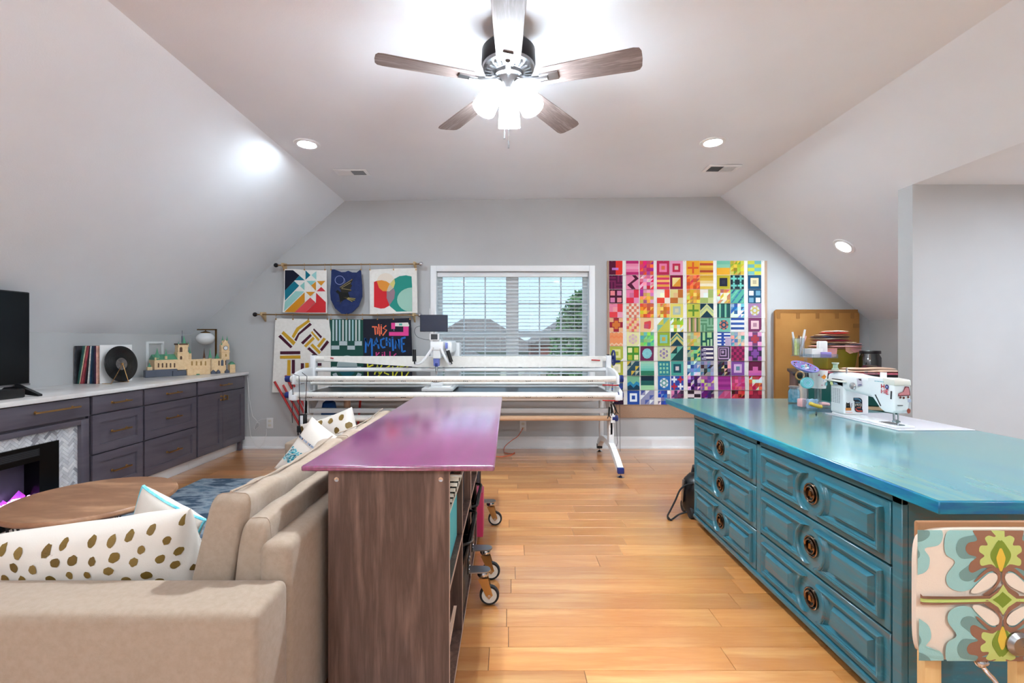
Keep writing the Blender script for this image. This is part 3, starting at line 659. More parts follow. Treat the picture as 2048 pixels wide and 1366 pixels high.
# records: spines toward the camera, covers toward the room
rr = random.Random(8); cols = ['56565c','2a2a30','1f4a44','2f5f56','d8c8a8','8f3a40','a84850','30202a','d8d0c8','20405a','1c2c40','2a2038','5a2a44','d0a090']
x = XL+.012; lean = [0,.0,.26,.27,.28,.30,.30,.22,.14,.09,.05,.02,0,0]
names = ['worn grey spine at the wall end of the row','black spine beside the grey one','dark green spine leaning to the right','teal green spine beside the dark green one','thin cream spine leaning in the row','dark red spine leaning','rose red spine leaning','black-brown spine behind the reds','pale grey white spine','navy blue spine','midnight blue spine','dark violet spine','plum spine','pale pink spine next to the white sleeve']
for i, c in enumerate(cols):
    w_ = rr.uniform(.0055,.0105); z0 = CTZ+.001; hh = .305; sh = lean[i]*.18
    m = MB().prism([(x,3.735,z0),(x+w_,3.735,z0),(x+w_+sh,3.735,z0+hh),(x+sh,3.735,z0+hh)], (0,.31,0))
    m.build('vinyl_album', mat('album_sleeve_%d' % i, tuple(int(c[q:q+2],16) for q in (0,2,4)), .5, col2=tuple(min(255,int(int(c[q:q+2],16)*1.25)) for q in (0,2,4)), ns=25), label='record album with '+names[i], cat='record', group='record albums on the counter', bevel=.0012)
    x += w_+.0016+max(0, lean[i]-lean[min(i+1,13)])*.18
XS = -3.285
m = MB().box((XS,3.735,CTZ+.001),(XS+.006,4.05,CTZ+.312)); m.build('vinyl_album', M['sleeve'], label='white record sleeve facing the room behind the black disc', cat='record', bevel=.001)
rec = thing('vinyl_record', 'black vinyl record propped on a thin brass stand', 'record', (-3.2,3.83,CTZ))
rc = V((-3.225,3.875,CTZ+.154)); rn = V((1,-.10,.10)).normalized()
MB().lathe([(.003,-.001),(.148,-.001),(.15,0),(.148,.001),(.052,.001),(.003,.001)], rc, 64, ax=rn).build('disc', M['blackv'], rec)
gr = MB()
for q in range(9): gr.lathe([(.06+.009*q,.0012),(.0615+.009*q,.0018),(.063+.009*q,.0012)], rc, 48, ax=rn)
gr.build('groove', M['blackv'], rec)
MB().lathe([(.003,.001),(.05,.001),(.05,.0022),(.003,.0022)], rc, 32, ax=rn).build('label', mat('record_label', (74,70,72), .6, col2=(110,104,98), ns=40), rec)
st = MB(); hub = rc+rn*.012
st.tube([hub, V((-3.17,3.71,CTZ+.003))], .0025, 6).tube([hub, V((-3.17,3.88,CTZ+.003))], .0025, 6).cyl(rc, hub, .008, n=10).tube([V((-3.17,3.71,CTZ+.003)), V((-3.25,3.72,CTZ+.003))], .0025, 6).tube([V((-3.17,3.88,CTZ+.003)), V((-3.25,3.89,CTZ+.003))], .0025, 6)
st.build('stand', M['brass'], rec)
# globe lamp
lp = thing('table_lamp', 'brass right-angle lamp with white opal globe shade', 'lamp', (-3.135,4.983,CTZ))
LY = 4.983; zt = H-(658-CY)*LY/F
MB().lathe([(.001,0),(.075,0),(.075,.012),(.07,.016),(.001,.016)], (-3.135,LY,CTZ), 28).build('base', M['brassd'], lp)
MB().box((-3.142,LY-.007,CTZ+.014),(-3.128,LY+.007,zt)).build('post', M['brassd'], lp)
MB().box((-3.335,LY-.007,zt-.014),(-3.128,LY+.007,zt)).build('arm', M['brassd'], lp)
gx = (411-CX)*LY/F; gz = H-(677-CY)*LY/F
MB().lathe([(.001,.030),(.012,.028),(.045,.014),(.048,.004),(.001,.004)], (gx,LY,zt-.05), 24).build('shade_cap', M['brassd'], lp)
MB().cyl((gx,LY,zt-.012),(gx,LY,zt-.025),.006,n=8).build('stem', M['brassd'], lp)
MB().sphere((gx,LY,gz), .090, .090, .068, 28, 18).build('globe_shade', M['opal'], lp)
# white cords at the corner
m = MB()
for pts in ([(494,752),(497,775),(499,800),(505,832),(515,843),(522,839),(533,838)],[(515,843),(508,856),(510,860),(518,853),(518,846),(512,845)],[(496,765),(497,830),(501,870),(510,890),(519,896),(528,885),(533,868),(533,858)]):
    m.tube([P(a, b, YB-.03-(.02 if b > 880 else 0)) for a, b in pts], .0022, 6)
m.build('power_cord', M['cable'], label='thin white power cord hanging at the cabinet end', cat='cord')
# ---------------------------------------------------------------- toy brick castle on the counter (generic)
ca = thing('toy_castle', 'sand and green toy brick castle with many towers', 'toy castle', (-3.2,4.7,CTZ))
C0, C1 = V((-3.36,4.40,0)), V((-2.985,4.98,0)); cdv = C1-C0; cn = V((cdv.y,-cdv.x,0)).normalized(); cu = cdv.normalized()
def castle_pt(px, back=0.0):
    # point of the castle's front line under image column px
    k_ = (px-CX)/F; t_ = (k_*C0.y-C0.x)/(cdv.x-k_*cdv.y); p = C0+cdv*t_-cn*back; return p
def cz_(py, p): return H-(py-CY)*p.y/F
def block(name, x0, x1, y0, y1, dp, m, back=0.0, bev=.002):
    a, b = castle_pt(x0, back), castle_pt(x1, back); z1 = cz_(y0, a); z0 = CTZ+.0005 if y1 is None else cz_(y1, a)
    return MB().prism([(a.x,a.y,z0),(b.x,b.y,z0),(b.x-cn.x*dp,b.y-cn.y*dp,z0),(a.x-cn.x*dp,a.y-cn.y*dp,z0)], (0,0,z1-z0)).build(name, M[m], ca, bevel=bev, seg=1), a, b, z0, z1
def spire(px, y0, y1, r, m='sandg', back=.02, n=8):
    p = castle_pt(px, back); za, zb = cz_(y1, p), cz_(y0, p)
    MB().lathe([(r,0),(r*1.0,.004),(r*.45,(zb-za)*.5),(.0008,zb-za)], (p.x,p.y,za), n).build('spire', M[m], ca)
    MB().lathe([(.001,-.03),(r*.8,-.03),(r*.8,.0),(.001,0)], (p.x,p.y,za), n).build('turret', M['sand'], ca)
def windows(xs, y0, y1, w_, m='brownb'):
    for px in xs:
        p = castle_pt(px); z0, z1 = cz_(y1, p), cz_(y0, p); o = p+cn*.0015
        pts = [o-cu*w_+V((0,0,z0)), o+cu*w_+V((0,0,z0)), o+cu*w_+V((0,0,z1-w_))]+[o+cu*w_*math.cos(R(a))+V((0,0,z1-w_+w_*math.sin(R(a)))) for a in (45,90,135)]+[o-cu*w_+V((0,0,z1-w_))]
        MB().prism(pts, -cn*.004).build('arched_window', M[m], ca, smooth=False)
block('rock_base', 309, 354, 739, None, .16, 'slate', -.0)
block('rock_base', 345, 372, 742, None, .1, 'slate', -.012)
block('gate_house', 289, 309, 741, None, .05, 'slate', -.02)
block('gate_house', 294, 304, 734, 742, .03, 'sand', -.01); spire(299, 725, 734, .014, back=.0)
block('hall_wall', 309, 356, 720, 740, .13, 'sand')
windows((317,325,333,341,349), 726, 735, .006)
# hall roof
a, b = castle_pt(309), castle_pt(356); z = cz_(720, a)
MB().prism([a+V((0,0,z))+cn*.004, a-cn*.07+V((0,0,z+.05)), a-cn*.135+V((0,0,z))], b-a).build('hall_roof', M['sandg'], ca, smooth=False)
spire(317, 696, 716, .024, back=.03); spire(332, 697, 712, .013, back=.0); spire(311, 706, 715, .009, back=0)
block('tower', 355, 378, 706, 740, .075, 'sand'); block('tower', 356, 376, 689, 706, .07, 'sand'); block('tower_cornice', 354.5, 377.5, 704.5, 707, .08, 'sand', -.003)
block('tower_cornice', 354.5, 377, 687, 690, .078, 'brownb', -.003); windows((362,), 694, 704, .012, 'brownb'); windows((362,), 712, 719, .009)
spire(371, 671, 690, .026, back=.035); spire(357, 683, 688, .006, back=.0); spire(376.5, 683, 688, .006, back=0)
p = castle_pt(367, .03); MB().cyl((p.x,p.y,cz_(685,p)),(p.x,p.y,cz_(672,p)),.006,n=8).cyl((p.x,p.y,cz_(672,p)),(p.x,p.y,cz_(661,p)),.002,n=6).build('weather_vane', M['slate'], ca)
block('cloister', 376, 424, 719, None, .05, 'sand', .0); windows((384,393,402,411), 722, 731, .007, 'brass')
block('arch_house', 372, 384, 738, None, .03, 'sand', -.03); windows((378,), 741, 749, .009)
block('ruin_wall', 384, 404, 740, None, .04, 'sand', -.028); block('moss_step', 390, 396, 748, None, .02, 'sandg', -.04)
spire(384, 695, 707, .012, back=.05); block('turret_shaft', 381.5, 387, 706, 720, .025, 'sand', .04)
spire(413, 696, 716, .012, 'brownb', back=.05); spire(422, 696, 716, .017, back=.02)
block('wing', 420, 452, 718, None, .05, 'sand'); windows((438,), 721, 731, .006); windows((444.5,), 719.5, 731.5, .013, 'slate'); windows((451.2,), 721, 730, .005)
block('clock_tower', 443, 459, 690, 720, .045, 'sand'); block('tower_cornice', 442, 460, 703, 705, .047, 'sand', -.003)
a, b = castle_pt(443), castle_pt(459); z = cz_(690, a)
MB().prism([a+V((0,0,z)), b+V((0,0,z)), (a+b)/2+V((0,0,z+.055))], -cn*.045).build('gable', M['sand'], ca, smooth=False)
p = castle_pt(451); MB().lathe([(.001,0),(.02,0),(.02,.003),(.016,.004),(.001,.003)], (p.x,p.y,cz_(696,p)), 20, ax=cn).build('clock_face', M['sleeve'], ca)
MB().lathe([(.019,.001),(.023,.001),(.023,.005),(.019,.005)], (p.x,p.y,cz_(696,p)), 20, ax=cn).build('clock_rim', M['slate'], ca)
for px in (447, 456): spire(px, 671, 681, .009, back=.02)
spire(443, 684, 690, .007, back=0); windows((452,), 708, 713, .007, 'brass')
spire(437, 706, 717, .024, back=.03)
block('chapel', 459, 470, 729, None, .05, 'sand', -.01)
a, b = castle_pt(459, -.01), castle_pt(470, -.01); z = cz_(729, a)
MB().prism([a+V((0,0,z)), b+V((0,0,z)), (a+b)/2+V((0,0,z+.03))], -cn*.05).build('chapel_gable', M['sandg'], ca, smooth=False)
windows((464.5,), 736, 744, .01, 'sandg'); spire(466, 722, 730, .007, back=.03)
for x0, x1 in ((421,430),(432,439),(449,457)):
    a, b = castle_pt(x0, -.02), castle_pt(x1, -.02); z = CTZ+.0005; hh = .04
    MB().prism([a+V((0,0,z)), b+V((0,0,z)), b+V((0,0,z+hh*.5)), (a+b)/2+V((0,0,z+hh)), a+V((0,0,z+hh*.5))], -cn*.025).build('rock_outcrop', M['slate'], ca, smooth=False)
# ---------------------------------------------------------------- rug, coffee table, sofa, pillows
MB().box((-2.62,1.75,0.0005),(-1.445,3.98,.012)).build('area_rug', M['rug'], label='blue and grey abstract area rug under the coffee table', cat='rug', bevel=.004)
tc_ = V((-2.06,2.31,0)); TR = .342; TZ = .42
tb = thing('coffee_table', 'round walnut coffee table on a black wire frame', 'coffee table', tc_+V((0,0,.012)))
MB().lathe([(.001,-.028),(TR-.012,-.028),(TR,-.018),(TR,-.008),(TR-.006,0),(.001,0)], tc_+V((0,0,TZ)), 72).build('table_top', M['table'], tb)
for zz, rr_ in ((.02,.27),(TZ-.034,.30)): MB().tube([tc_+V((rr_*math.cos(a), rr_*math.sin(a), zz)) for a in [2*math.pi*i/48 for i in range(48)]], .005, 6, closed=True).build('hoop', M['blackm'], tb)
for i in range(24):
    a = 2*math.pi*i/24; b = a+(.26 if i % 2 else -.26)
    MB().tube([tc_+V((.27*math.cos(a), .27*math.sin(a), .02)), tc_+V((.30*math.cos(b), .30*math.sin(b), TZ-.034))], .003, 6).build('wire', M['blackm'], tb)
SY0, SY1, SX0, SX1 = 1.10, 3.15, -1.42, -.60
sf = thing('sofa', 'long beige linen sofa with its back against the shelf', 'sofa', ((SX0+SX1)/2, (SY0+SY1)/2, 0))
def soft(a, b, bev): return MB().box(a, b)
def arm(y0, y1):
    # upholstered block with slightly swelling top
    def fn(u, v):
        pass
    m = MB().box((SX0,y0,.06),(SX1,y1,.55)); return m.build('arm', M['sofa'], sf, bevel=.022, seg=4)
arm(SY0, 1.272); arm(2.935, SY1)
MB().box((SX0+.03,1.273,.06),(SX1-.09,2.934,.20)).build('seat_base', M['sofa'], sf, bevel=.012)
MB().box((SX1-.088,1.273,.06),(SX1,2.934,.64)).build('back_panel', M['sofa'], sf, bevel=.025, seg=4)
for x in (SX0+.06, SX1-.06):
    for y in (SY0+.05, SY1-.05): MB().cyl((x,y,0),(x,y,.062),.02,.025,n=12).build('leg', M['bronze'], sf)
for i, (y0, y1) in enumerate(((1.28,2.10),(2.108,2.928))):
    m, _ = cushion((-1.085,(y0+y1)/2,.265), (0,1,0), (-1,0,0), y1-y0, .66, .13, 16, .22, .003, i); m.build('seat_cushion', M['sofa'], sf)
# back rest wedge and loose back cushions, leaning on the panel
def wedge(y0, y1, xb0, xb1, xt0, xt1, z0, z1, name, rnd, sag=0.0, wr=0.0, seed=0):
    rd = random.Random(seed); ph = rd.uniform(0, 6)
    n = 28; ring = []
    # cross-section (x, z) rounded quad, swept along y with soft ends
    def sec(sc, y):
        pts = []; cx_ = (xb0+xb1+xt0+xt1)/4; zc = (z0+z1)/2
        for k in range(n):
            a = 2*math.pi*k/n; ca_, sa_ = math.cos(a), math.sin(a); e_ = .36
            ux = math.copysign(abs(ca_)**e_, ca_); uz = math.copysign(abs(sa_)**e_, sa_)
            t_ = (uz+1)/2; xa = xb0+(xt0-xb0)*t_; xb = xb1+(xt1-xb1)*t_
            z = z0+(z1-z0)*t_; x = (xa+xb)/2+ux*(xb-xa)/2
            f = (y-y0)/(y1-y0); wv = wr*(math.sin(9*f*3.1+4*t_+ph)+.7*math.sin(21*f+7*t_*t_+ph*2)) if sc > .97 else 0
            z -= sag*math.sin(math.pi*f)*t_
            pts.append((cx_+(x-cx_)*sc+ux*wv, y, zc+(z-zc)*sc+(wv if uz > .5 else 0)))
        return pts
    ys = [(0,.80),(.006,.90),(.016,.96),(.035,.99)]+[(.035+(.93)*i/26, 1.0) for i in range(27)]+[(.965,.99),(.984,.96),(.994,.90),(1,.80)]
    rings = [sec(sc, y0+(y1-y0)*f) for f, sc in ys]; m = MB(); nn = len(rings)
    fs = [(i*n+k, i*n+(k+1) % n, (i+1)*n+(k+1) % n, (i+1)*n+k) for i in range(nn-1) for k in range(n)]+[tuple(range(n)), tuple((nn-1)*n+k for k in range(n))[::-1]]
    m.add([p for r_ in rings for p in r_], fs)
    o = m.build(name, M['sofa'], sf, ang=50)
    # welt seam round the cushion front
    return o
for i, (y0, y1) in enumerate(((1.285,2.10),(2.11,2.925))):
    wedge(y0, y1, -.79, -.69, -.745, -.665, .27, .70, 'back_rest', .03, wr=.001, seed=i)
    o = wedge(y0+.005, y1-.005, -.93+.06*i, -.80, -.832+.03*i, -.725, .345, .765, 'back_cushion', .05, sag=.018, wr=.004, seed=i+5)
    sm = MB().tube([(-.785, y0+.03+(y1-y0-.06)*q/20, .770-.018*math.sin(math.pi*q/20)) for q in range(21)], .0035, 6); sm.build('welt_seam', M['sofa'], o)
# -- pillows
GOLD = attr_mat('gold_foil_print', .5, .3, 300)
def dots(surf, par, seed, nu, nv, r0, asp, sg=1):
    rd = random.Random(seed)
    for j in range(nv):
        for i in range(nu):
            u = -1+2*(i+.5+(.5 if j % 2 else 0)-.25)/nu+rd.uniform(-.04,.04); v = -1+2*(j+.5)/nv+rd.uniform(-.04,.04)
            rr_ = r0*rd.uniform(.85,1.15); n = 14; ring = []
            for k in range(n):
                a = 2*math.pi*k/n; q = rr_*rd.uniform(.86,1.08); ring.append((max(-.98,min(.98,u+q*math.cos(a)*asp)), max(-.98,min(.98,v+q*math.sin(a)))))
            D = Decal(lambda p, lf: surf(p[0], p[1], lf, sg), 0.0); c = rd.choice(('6e5524','7a6030','644c20','705826'))
            for k in range(n):                     # fan about the middle so that the print follows the swell of the pillow
                p, q = ring[k], ring[(k+1) % n]; m_ = ((p[0]+u)/2, (p[1]+v)/2); m2 = ((q[0]+u)/2, (q[1]+v)/2); D.poly([(u,v), m_, m2], c, .0012); D.poly([m_, p, q, m2], c, .0012)
            D.build('gold_dot', par, GOLD)
pw = thing('throw_pillow', 'wide white pillow with gold polka dots propped inside the near sofa arm', 'pillow', (-1.2,1.36,.46))
m, sfc = cushion((-1.195,1.375,.525), (1,.04,.13), (-.15,-.28,1), .60, .31, .19, 22, .42, .005, 3, .07); m.build('cover', M['pil'], pw); dots(sfc, pw, 4, 10, 8, .082, .5, 1)
pw2 = thing('throw_pillow', 'white pillow with gold polka dots leaning in the far sofa corner', 'pillow', (-.95,2.8,.46))
m, sfc = cushion((-1.045,2.77,.575), (.86,-.15,.30), (-.34,.25,.9), .36, .36, .14, 18, .42, .003, 6, .07); m.build('cover', M['pil'], pw2); dots(sfc, pw2, 7, 5, 5, .12, .9, 1)
pw3 = thing('throw_pillow', 'white pillow with teal tufted stripes leaning before the far arm', 'pillow', (-1.15,2.5,.46))
m, sfc = cushion((-1.03,2.50,.56), (.84,-.1,-.54), (.54,.25,.84), .32, .32, .12, 18, .42, .003, 8, .07); m.build('cover', M['pil'], pw3)
D = Decal(lambda p, lf: sfc(p[0], p[1], lf+.001, 1), .0003); rd = random.Random(3)
D.rect(-.97,-.97,.97,-.62,'6e6456')
for i in range(420):
    u, v = rd.uniform(-.97,.95), rd.uniform(-.60,-.12); D.poly([(u,v),(u+.05,v+.01),(u+.07,v+.07),(u+.01,v+.05)], rd.choice(('1f7486','2b93a4','17566c','b8d4d4','7fb6bd')), .0015)
for vv in (.30,):
    for i in range(46):
        u = -.97+1.9*i/46; D.poly([(u,vv-.03),(u+.035,vv-.04),(u+.03,vv+.035),(u-.005,vv+.03)], rd.choice(('3a4a60','7a86a0','1f2c44','c8a890','98a4b4')), .002)
D.build('tufted_stripes', pw3)
pw4 = thing('throw_pillow', 'plain white pillow with teal piping behind the near polka-dot pillow', 'pillow', (-1.2,1.7,.46))
m, sfc4 = cushion((-1.214,1.64,.52), (.9,-.1,-.42), (.42,-.2,.88), .26, .26, .10, 18, .42, .003, 12, .06); m.build('cover', M['pil'], pw4)
ed = [(-1+2*i/20, 1) for i in range(21)]+[(1, 1-2*i/20) for i in range(21)]+[(1-2*i/20, -1) for i in range(21)]+[(-1, -1+2*i/20) for i in range(21)]
MB().tube([sfc4(a*.995, b*.995, 0) for a, b in ed], .005, 6, closed=False).build('piping', M['turq'], pw4)
# ---------------------------------------------------------------- cube shelves with the purple top
KX0, KX1, KZ = -.565, -.186, .79
PT0, PT1 = 1.438, 3.17
tp = MB().box((-.643,PT0,KZ+.001),(-.043,PT1,KZ+.019)).build('purple_table_top', M['purple'], label='glossy purple stained wooden top lying on the brown cube shelves', cat='table top', bevel=.006, seg=3)
def cube_shelf(y0, y1, label):
    t = thing('cube_shelf', label, 'shelf', ((KX0+KX1)/2,(y0+y1)/2,0), group='brown cube shelves'); th = .016
    for y in (y0, y1-th): MB().box((KX0,y,.0),(KX1,y+th,KZ)).build('side_panel', M['lam'], t)
    ym = (y0+y1)/2
    MB().box((KX0,y0+th,KZ-th),(KX1,y1-th,KZ)).build('top_panel', M['lam'], t)
    MB().box((KX0,y0+th,.02),(KX1,y1-th,.036)).build('bottom_panel', M['lam'], t)
    MB().box((KX0+.006,ym-.008,.036),(KX1,ym+.008,KZ-th)).build('divider', M['lam'], t)
    for a, b in ((y0+th, ym-.008),(ym+.008, y1-th)): MB().box((KX0+.006,a,.402),(KX1,b,.418)).build('shelf_board', M['lam'], t)
    MB().box((KX0,y0+th,.036),(KX0+.006,y1-th,KZ-th)).build('back_panel', M['lam'], t)
    for a, b, c, d in ((y0,y0+th,0,KZ),(y1-th,y1,0,KZ),(ym-.008,ym+.008,.036,KZ-th),(y0+th,y1-th,KZ-th,KZ),(y0+th,y1-th,.02,.036)):
        MB().box((KX1,a,c),(KX1+.0008,b,d)).build('edge_band', M['lamedge'], t)
    for a, b in ((y0+th, ym-.008),(ym+.008, y1-th)): MB().box((KX1,a,.402),(KX1+.0008,b,.418)).build('edge_band', M['lamedge'], t)
    return t
s1 = cube_shelf(1.457, 2.29, 'near brown wood-grain cube shelf with screws in its end panel')
s2 = cube_shelf(2.293, 3.126, 'brown wood-grain cube shelf at the window end of the purple top')
for x in (-.538, -.212):
    for z in (.772,):
        MB().lathe([(.0035,.0),(.0075,0),(.0075,.0025),(.0035,.002),(.001,.0015)], (x,1.457,z-.01), 16, ax=(0,-1,0)).build('screw', M['chrome'], s1)
# swing-out casters bolted to the shelf fronts
def caster(y, label):
    t = thing('caster', label, 'caster', (KX1+.08,y,0), group='shelf casters'); x0 = KX1+.0012
    MB().box((x0,y-.035,.145),(x0+.006,y+.035,.215)).build('bracket_plate', M['blackm'], t, bevel=.002)
    for dy in (-.018,.018):
        for z in (.16,.2): MB().lathe([(.001,0),(.006,0),(.004,.003),(.001,.003)], (x0+.006,y+dy,z), 10, ax=(1,0,0)).build('bolt', M['chrome'], t)
    pts = [(x0+.006,y-.032,.148),(x0+.006,y+.032,.148)]+[(x0+.075+.028*math.cos(R(a)), y+.030*math.sin(R(a)), .148) for a in range(90,-91,-30)]
    MB().prism(pts, (0,0,.006)).build('mount_plate', M['nickel'], t)
    c = V((x0+.068,y,.147))
    MB().lathe([(.001,0),(.022,0),(.026,-.008),(.026,-.018),(.02,-.026),(.001,-.026)], c, 20).build('swivel_bearing', M['chrome'], t)
    wc = V((x0+.098,y-.012,.0445))
    for sy in (-.016,.016):
        MB().prism([(c.x-.022,y+sy-.012,.122),(c.x+.024,y+sy-.012,.122),(wc.x+.016,y+sy-.012,wc.z+.004),(wc.x,y+sy-.012,wc.z-.014),(wc.x-.016,y+sy-.012,wc.z+.002)], (0,.003,0)).build('fork', M['brass'], t)
    MB().lathe([(.034,-.011),(.042,-.0105),(.0445,-.006),(.0445,.006),(.042,.0105),(.034,.011)], wc, 32, ax=(0,1,0)).build('tyre', M['rubber'], t)
    MB().lathe([(.001,-.0105),(.034,-.0105),(.034,.0105),(.001,.0105)], wc, 28, ax=(0,1,0)).build('wheel_hub', M['offwhite'], t)
    MB().lathe([(.001,-.018),(.007,-.018),(.007,.018),(.001,.018)], wc, 12, ax=(0,1,0)).build('axle', M['chrome'], t)
caster(2.12, 'swivel caster on the near shelf front')
caster(2.34, 'swivel caster just past the joint between the shelves')
caster(3.02, 'swivel caster at the window end of the shelves')
# shelf contents
bk = thing('storage_basket', 'white slotted plastic basket in the near top cube', 'basket', (-.36,1.67,.42))
y0, y1, x0, x1, z0, z1 = 1.485, 1.855, -.535, -.152, .6185, .765
def tap(f): return (x0+.02*(1-f), x1-.045*(1-f)), (y0+.03*(1-f), y1-.03*(1-f))
m = MB(); nr = 8
for i in range(nr):
    f0 = (i+.0)/nr; f1 = (i+.62)/nr; (xa, xb), (ya, yb) = tap((f0+f1)/2); za, zb = z0+(z1-z0)*f0, z0+(z1-z0)*f1
    for a, b in (((xa,ya,za),(xb,ya+.003,zb)),((xa,yb-.003,za),(xb,yb,zb)),((xb-.003,ya,za),(xb,yb,zb)),((xa,ya,za),(xa+.003,yb,zb))): m.box(a, b)
m.build('slotted_wall', M['basket'], bk, weld=False)
m = MB()
for i in range(14):
    y = y0+.012+(y1-y0-.024)*i/13; m.beam((x1-.046,y0+.03+(y1-y0-.06)*i/13,z0),(x1-.0005,y,z1),.012,.003,(1,0,0))
m.build('rib', M['basket'], bk, weld=False)
MB().box((x0+.02,y0+.03,z0),(x1-.05,y1-.03,z0+.004)).build('base', M['basket'], bk)
MB().tube([(x0,y0,z1),(x1,y0,z1),(x1,y1,z1),(x0,y1,z1)], .006, 8, closed=True).build('rim', M['basket'], bk)
MB().box((x0+.03,y0+.03,z0+.01),(x1-.06,y1-.03,z1-.02)).build('folded_fabric', M['darkfab'], label='dark folded fabric lying in the slotted basket', cat='fabric', bevel=.02)
def obox_thing(name, a, b, m_, label, cat, bev=.006): return MB().box(a, b).build(name, M[m_], label=label, cat=cat, bevel=bev)
bx = obox_thing('fabric_bin', (-.54,1.49,.4185), (-.205,1.85,.618), 'tealbox', 'teal fabric bin under the slotted basket', 'bin')
obox_thing('fabric_bin', (-.54,1.67,.037), (-.235,1.85,.20), 'darkfab', 'dark fabric bin beside the teal one on the bottom shelf', 'bin')
pp = thing('picture_book', 'pink and cream book leaning in the near bottom cube', 'book', (-.24,1.7,.04))
MB().prism([(-.222,1.56,.037),(-.222,1.76,.037),(-.20,1.80,.17),(-.20,1.62,.17)], (-.012,0,0)).build('cover', M['peach'], pp)
def tray(y0, y1, z0, z1, label):
    t = thing('plastic_tray', label, 'tray', (-.19,(y0+y1)/2,z0)); xf = KX1-.002; r_ = .03
    pts = [(y0+r_, z0), (y1-r_, z0), (y1, z0+r_), (y1, z1-r_), (y1-r_, z1), (y0+r_, z1), (y0, z1-r_), (y0, z0+r_)]
    MB().prism([(xf+.012,a,b) for a, b in pts], (-.02,0,0)).build('front', M['black'], t, bevel=.003)
    MB().tube([(xf+.012,a,b) for a, b in pts], .006, 8, closed=True).build('rim', M['black'], t)
    MB().box((-.5,y0+.01,z0+.004),(xf-.008,y1-.01,z1-.01)).build('body', M['black'], t)
def bin_(y0, y1, zt, label):
    t = thing('plastic_bin', label, 'bin', (-.3,(y0+y1)/2,.037)); xf = -.155
    MB().box((-.53,y0,.037),(-.192,y1,.255)).build('body', M['black'], t, bevel=.01)
    m = MB().prism([(-.192,y0,.2555),(xf-.006,y0,zt-.004),(xf-.011,y0,zt-.004),(-.198,y0,.2555)], (0,y1-y0,0)).box((-.53,y0,.2555),(-.197,y0+.004,zt-.005)).box((-.53,y1-.004,.2555),(-.197,y1,zt-.005)).box((-.53,y0,.2555),(-.526,y1,zt-.005)); m.build('flared_wall', M['black'], t, weld=False)
    pts = [(xf-.03,y0-.002),(xf-.004,y0+.012),(xf,y0+.03),(xf,y1-.03),(xf-.004,y1-.012),(xf-.03,y1+.002),(-.535,y1+.002),(-.535,y0-.002)]
    MB().tube([(a,b,zt) for a, b in pts], .006, 8, closed=True).build('rim', M['black'], t)
bin_(1.89, 2.262, .366, 'black plastic bin in the bottom cube beside the near caster')
bin_(2.32, 2.69, .366, 'black plastic bin in the bottom cube past the shelf joint')
obox_thing('magazine_box', (-.5,2.735,.037), (-.15,2.86,.30), 'magenta', 'magenta box sticking out of the last bottom cube', 'box', .003)
obox_thing('magazine_box', (-.5,2.90,.037), (-.19,3.06,.36), 'darkfab', 'dark wine coloured box at the end of the last bottom cube', 'box', .012)
for y0, y1, m_, lb in ((1.90,2.05,'pinkp','pale pink box in the top cube past the basket'),(2.09,2.25,'darkfab','dark box beside the pale pink one'),(2.34,2.66,'sleeve','white box in the far shelf top cube')):
    obox_thing('storage_box', (-.52,y0,.4185), (-.215,y1,.66), m_, lb, 'box')
# ---------------------------------------------------------------- quilting frame
LX, RX = -1.915, .975
qf = thing('quilting_stand', 'long white quilting frame with rollers standing under the window', 'quilting stand', ((LX+RX)/2, 4.5, 0))
for sx, X in ((-1, LX), (1, RX)):
    MB().box((X-.024,4.40,.19),(X+.024,4.49,.70)).build('leg', M['white'], qf, bevel=.006)
    MB().box((X-.02,4.86,.17),(X+.02,4.93,.70)).build('leg', M['white'], qf, bevel=.006)
    pts = [(4.98,.085),(4.92,.13),(4.8,.185),(4.65,.205),(4.45,.205),(4.3,.165),(4.17,.115),(4.06,.062)]
    m = MB()
    for (y0, z0), (y1, z1) in zip(pts, pts[1:]): m.beam((X,y0,z0),(X,y1,z1),.05,.055)
    m.build('foot_bar', M['white'], qf, weld=False)
    for y in (4.045, 4.985):
        MB().box((X-.028,y-.02,.035),(X+.028,y+.022,.085)).build('foot_cap', M['blue'] if y < 4.5 else M['black'], qf, bevel=.005)
        MB().lathe([(.001,.0),(.03,0),(.032,.004),(.012,.014),(.006,.018),(.006,.04),(.001,.04)], (X,y,0), 20).build('leveling_foot', M['chrome'], qf)
    # gusset plate between the legs and table: quarter-round cut-out
    g_ = [(4.40,.70),(4.93,.70),(4.93,.655)]+[(4.93-.44*math.sin(R(a)), .32+.335*math.cos(R(a)) ) for a in range(12,91,13)]+[(4.49,.30),(4.40,.30)]
    MB().prism([(X-.009,a,b) for a, b in g_], (.018,0,0)).build('gusset_plate', M['white'], qf)
    MB().box((X-.022,4.14,.655),(X+.022,4.97,.705)).build('side_rail', M['white'], qf, bevel=.004)
    s_ = [(4.13,.80),(4.13,.875),(4.20,.905),(4.36,.93),(4.60,.93),(4.60,.705),(4.48,.705),(4.40,.79)]
    MB().prism([(X-.012,a,b) for a, b in s_], (.024,0,0)).build('side_plate', M['white'], qf, bevel=.004)
    s2_ = [(4.13,.66),(4.13,.735),(4.30,.78),(4.42,.78),(4.42,.66)]
    MB().prism([(X-.012+sx*.028,a,b) for a, b in s2_], (.024,0,0)).build('side_plate', M['white'], qf, bevel=.004)
    MB().box((X-.022-.0,4.53,.70),(X+.03,4.60,1.045)).build('roller_post', M['white'], qf, bevel=.008)
    MB().box((X-.01,4.55,1.045),(X+.015,4.58,1.055)).build('post_cap', M['black'], qf)
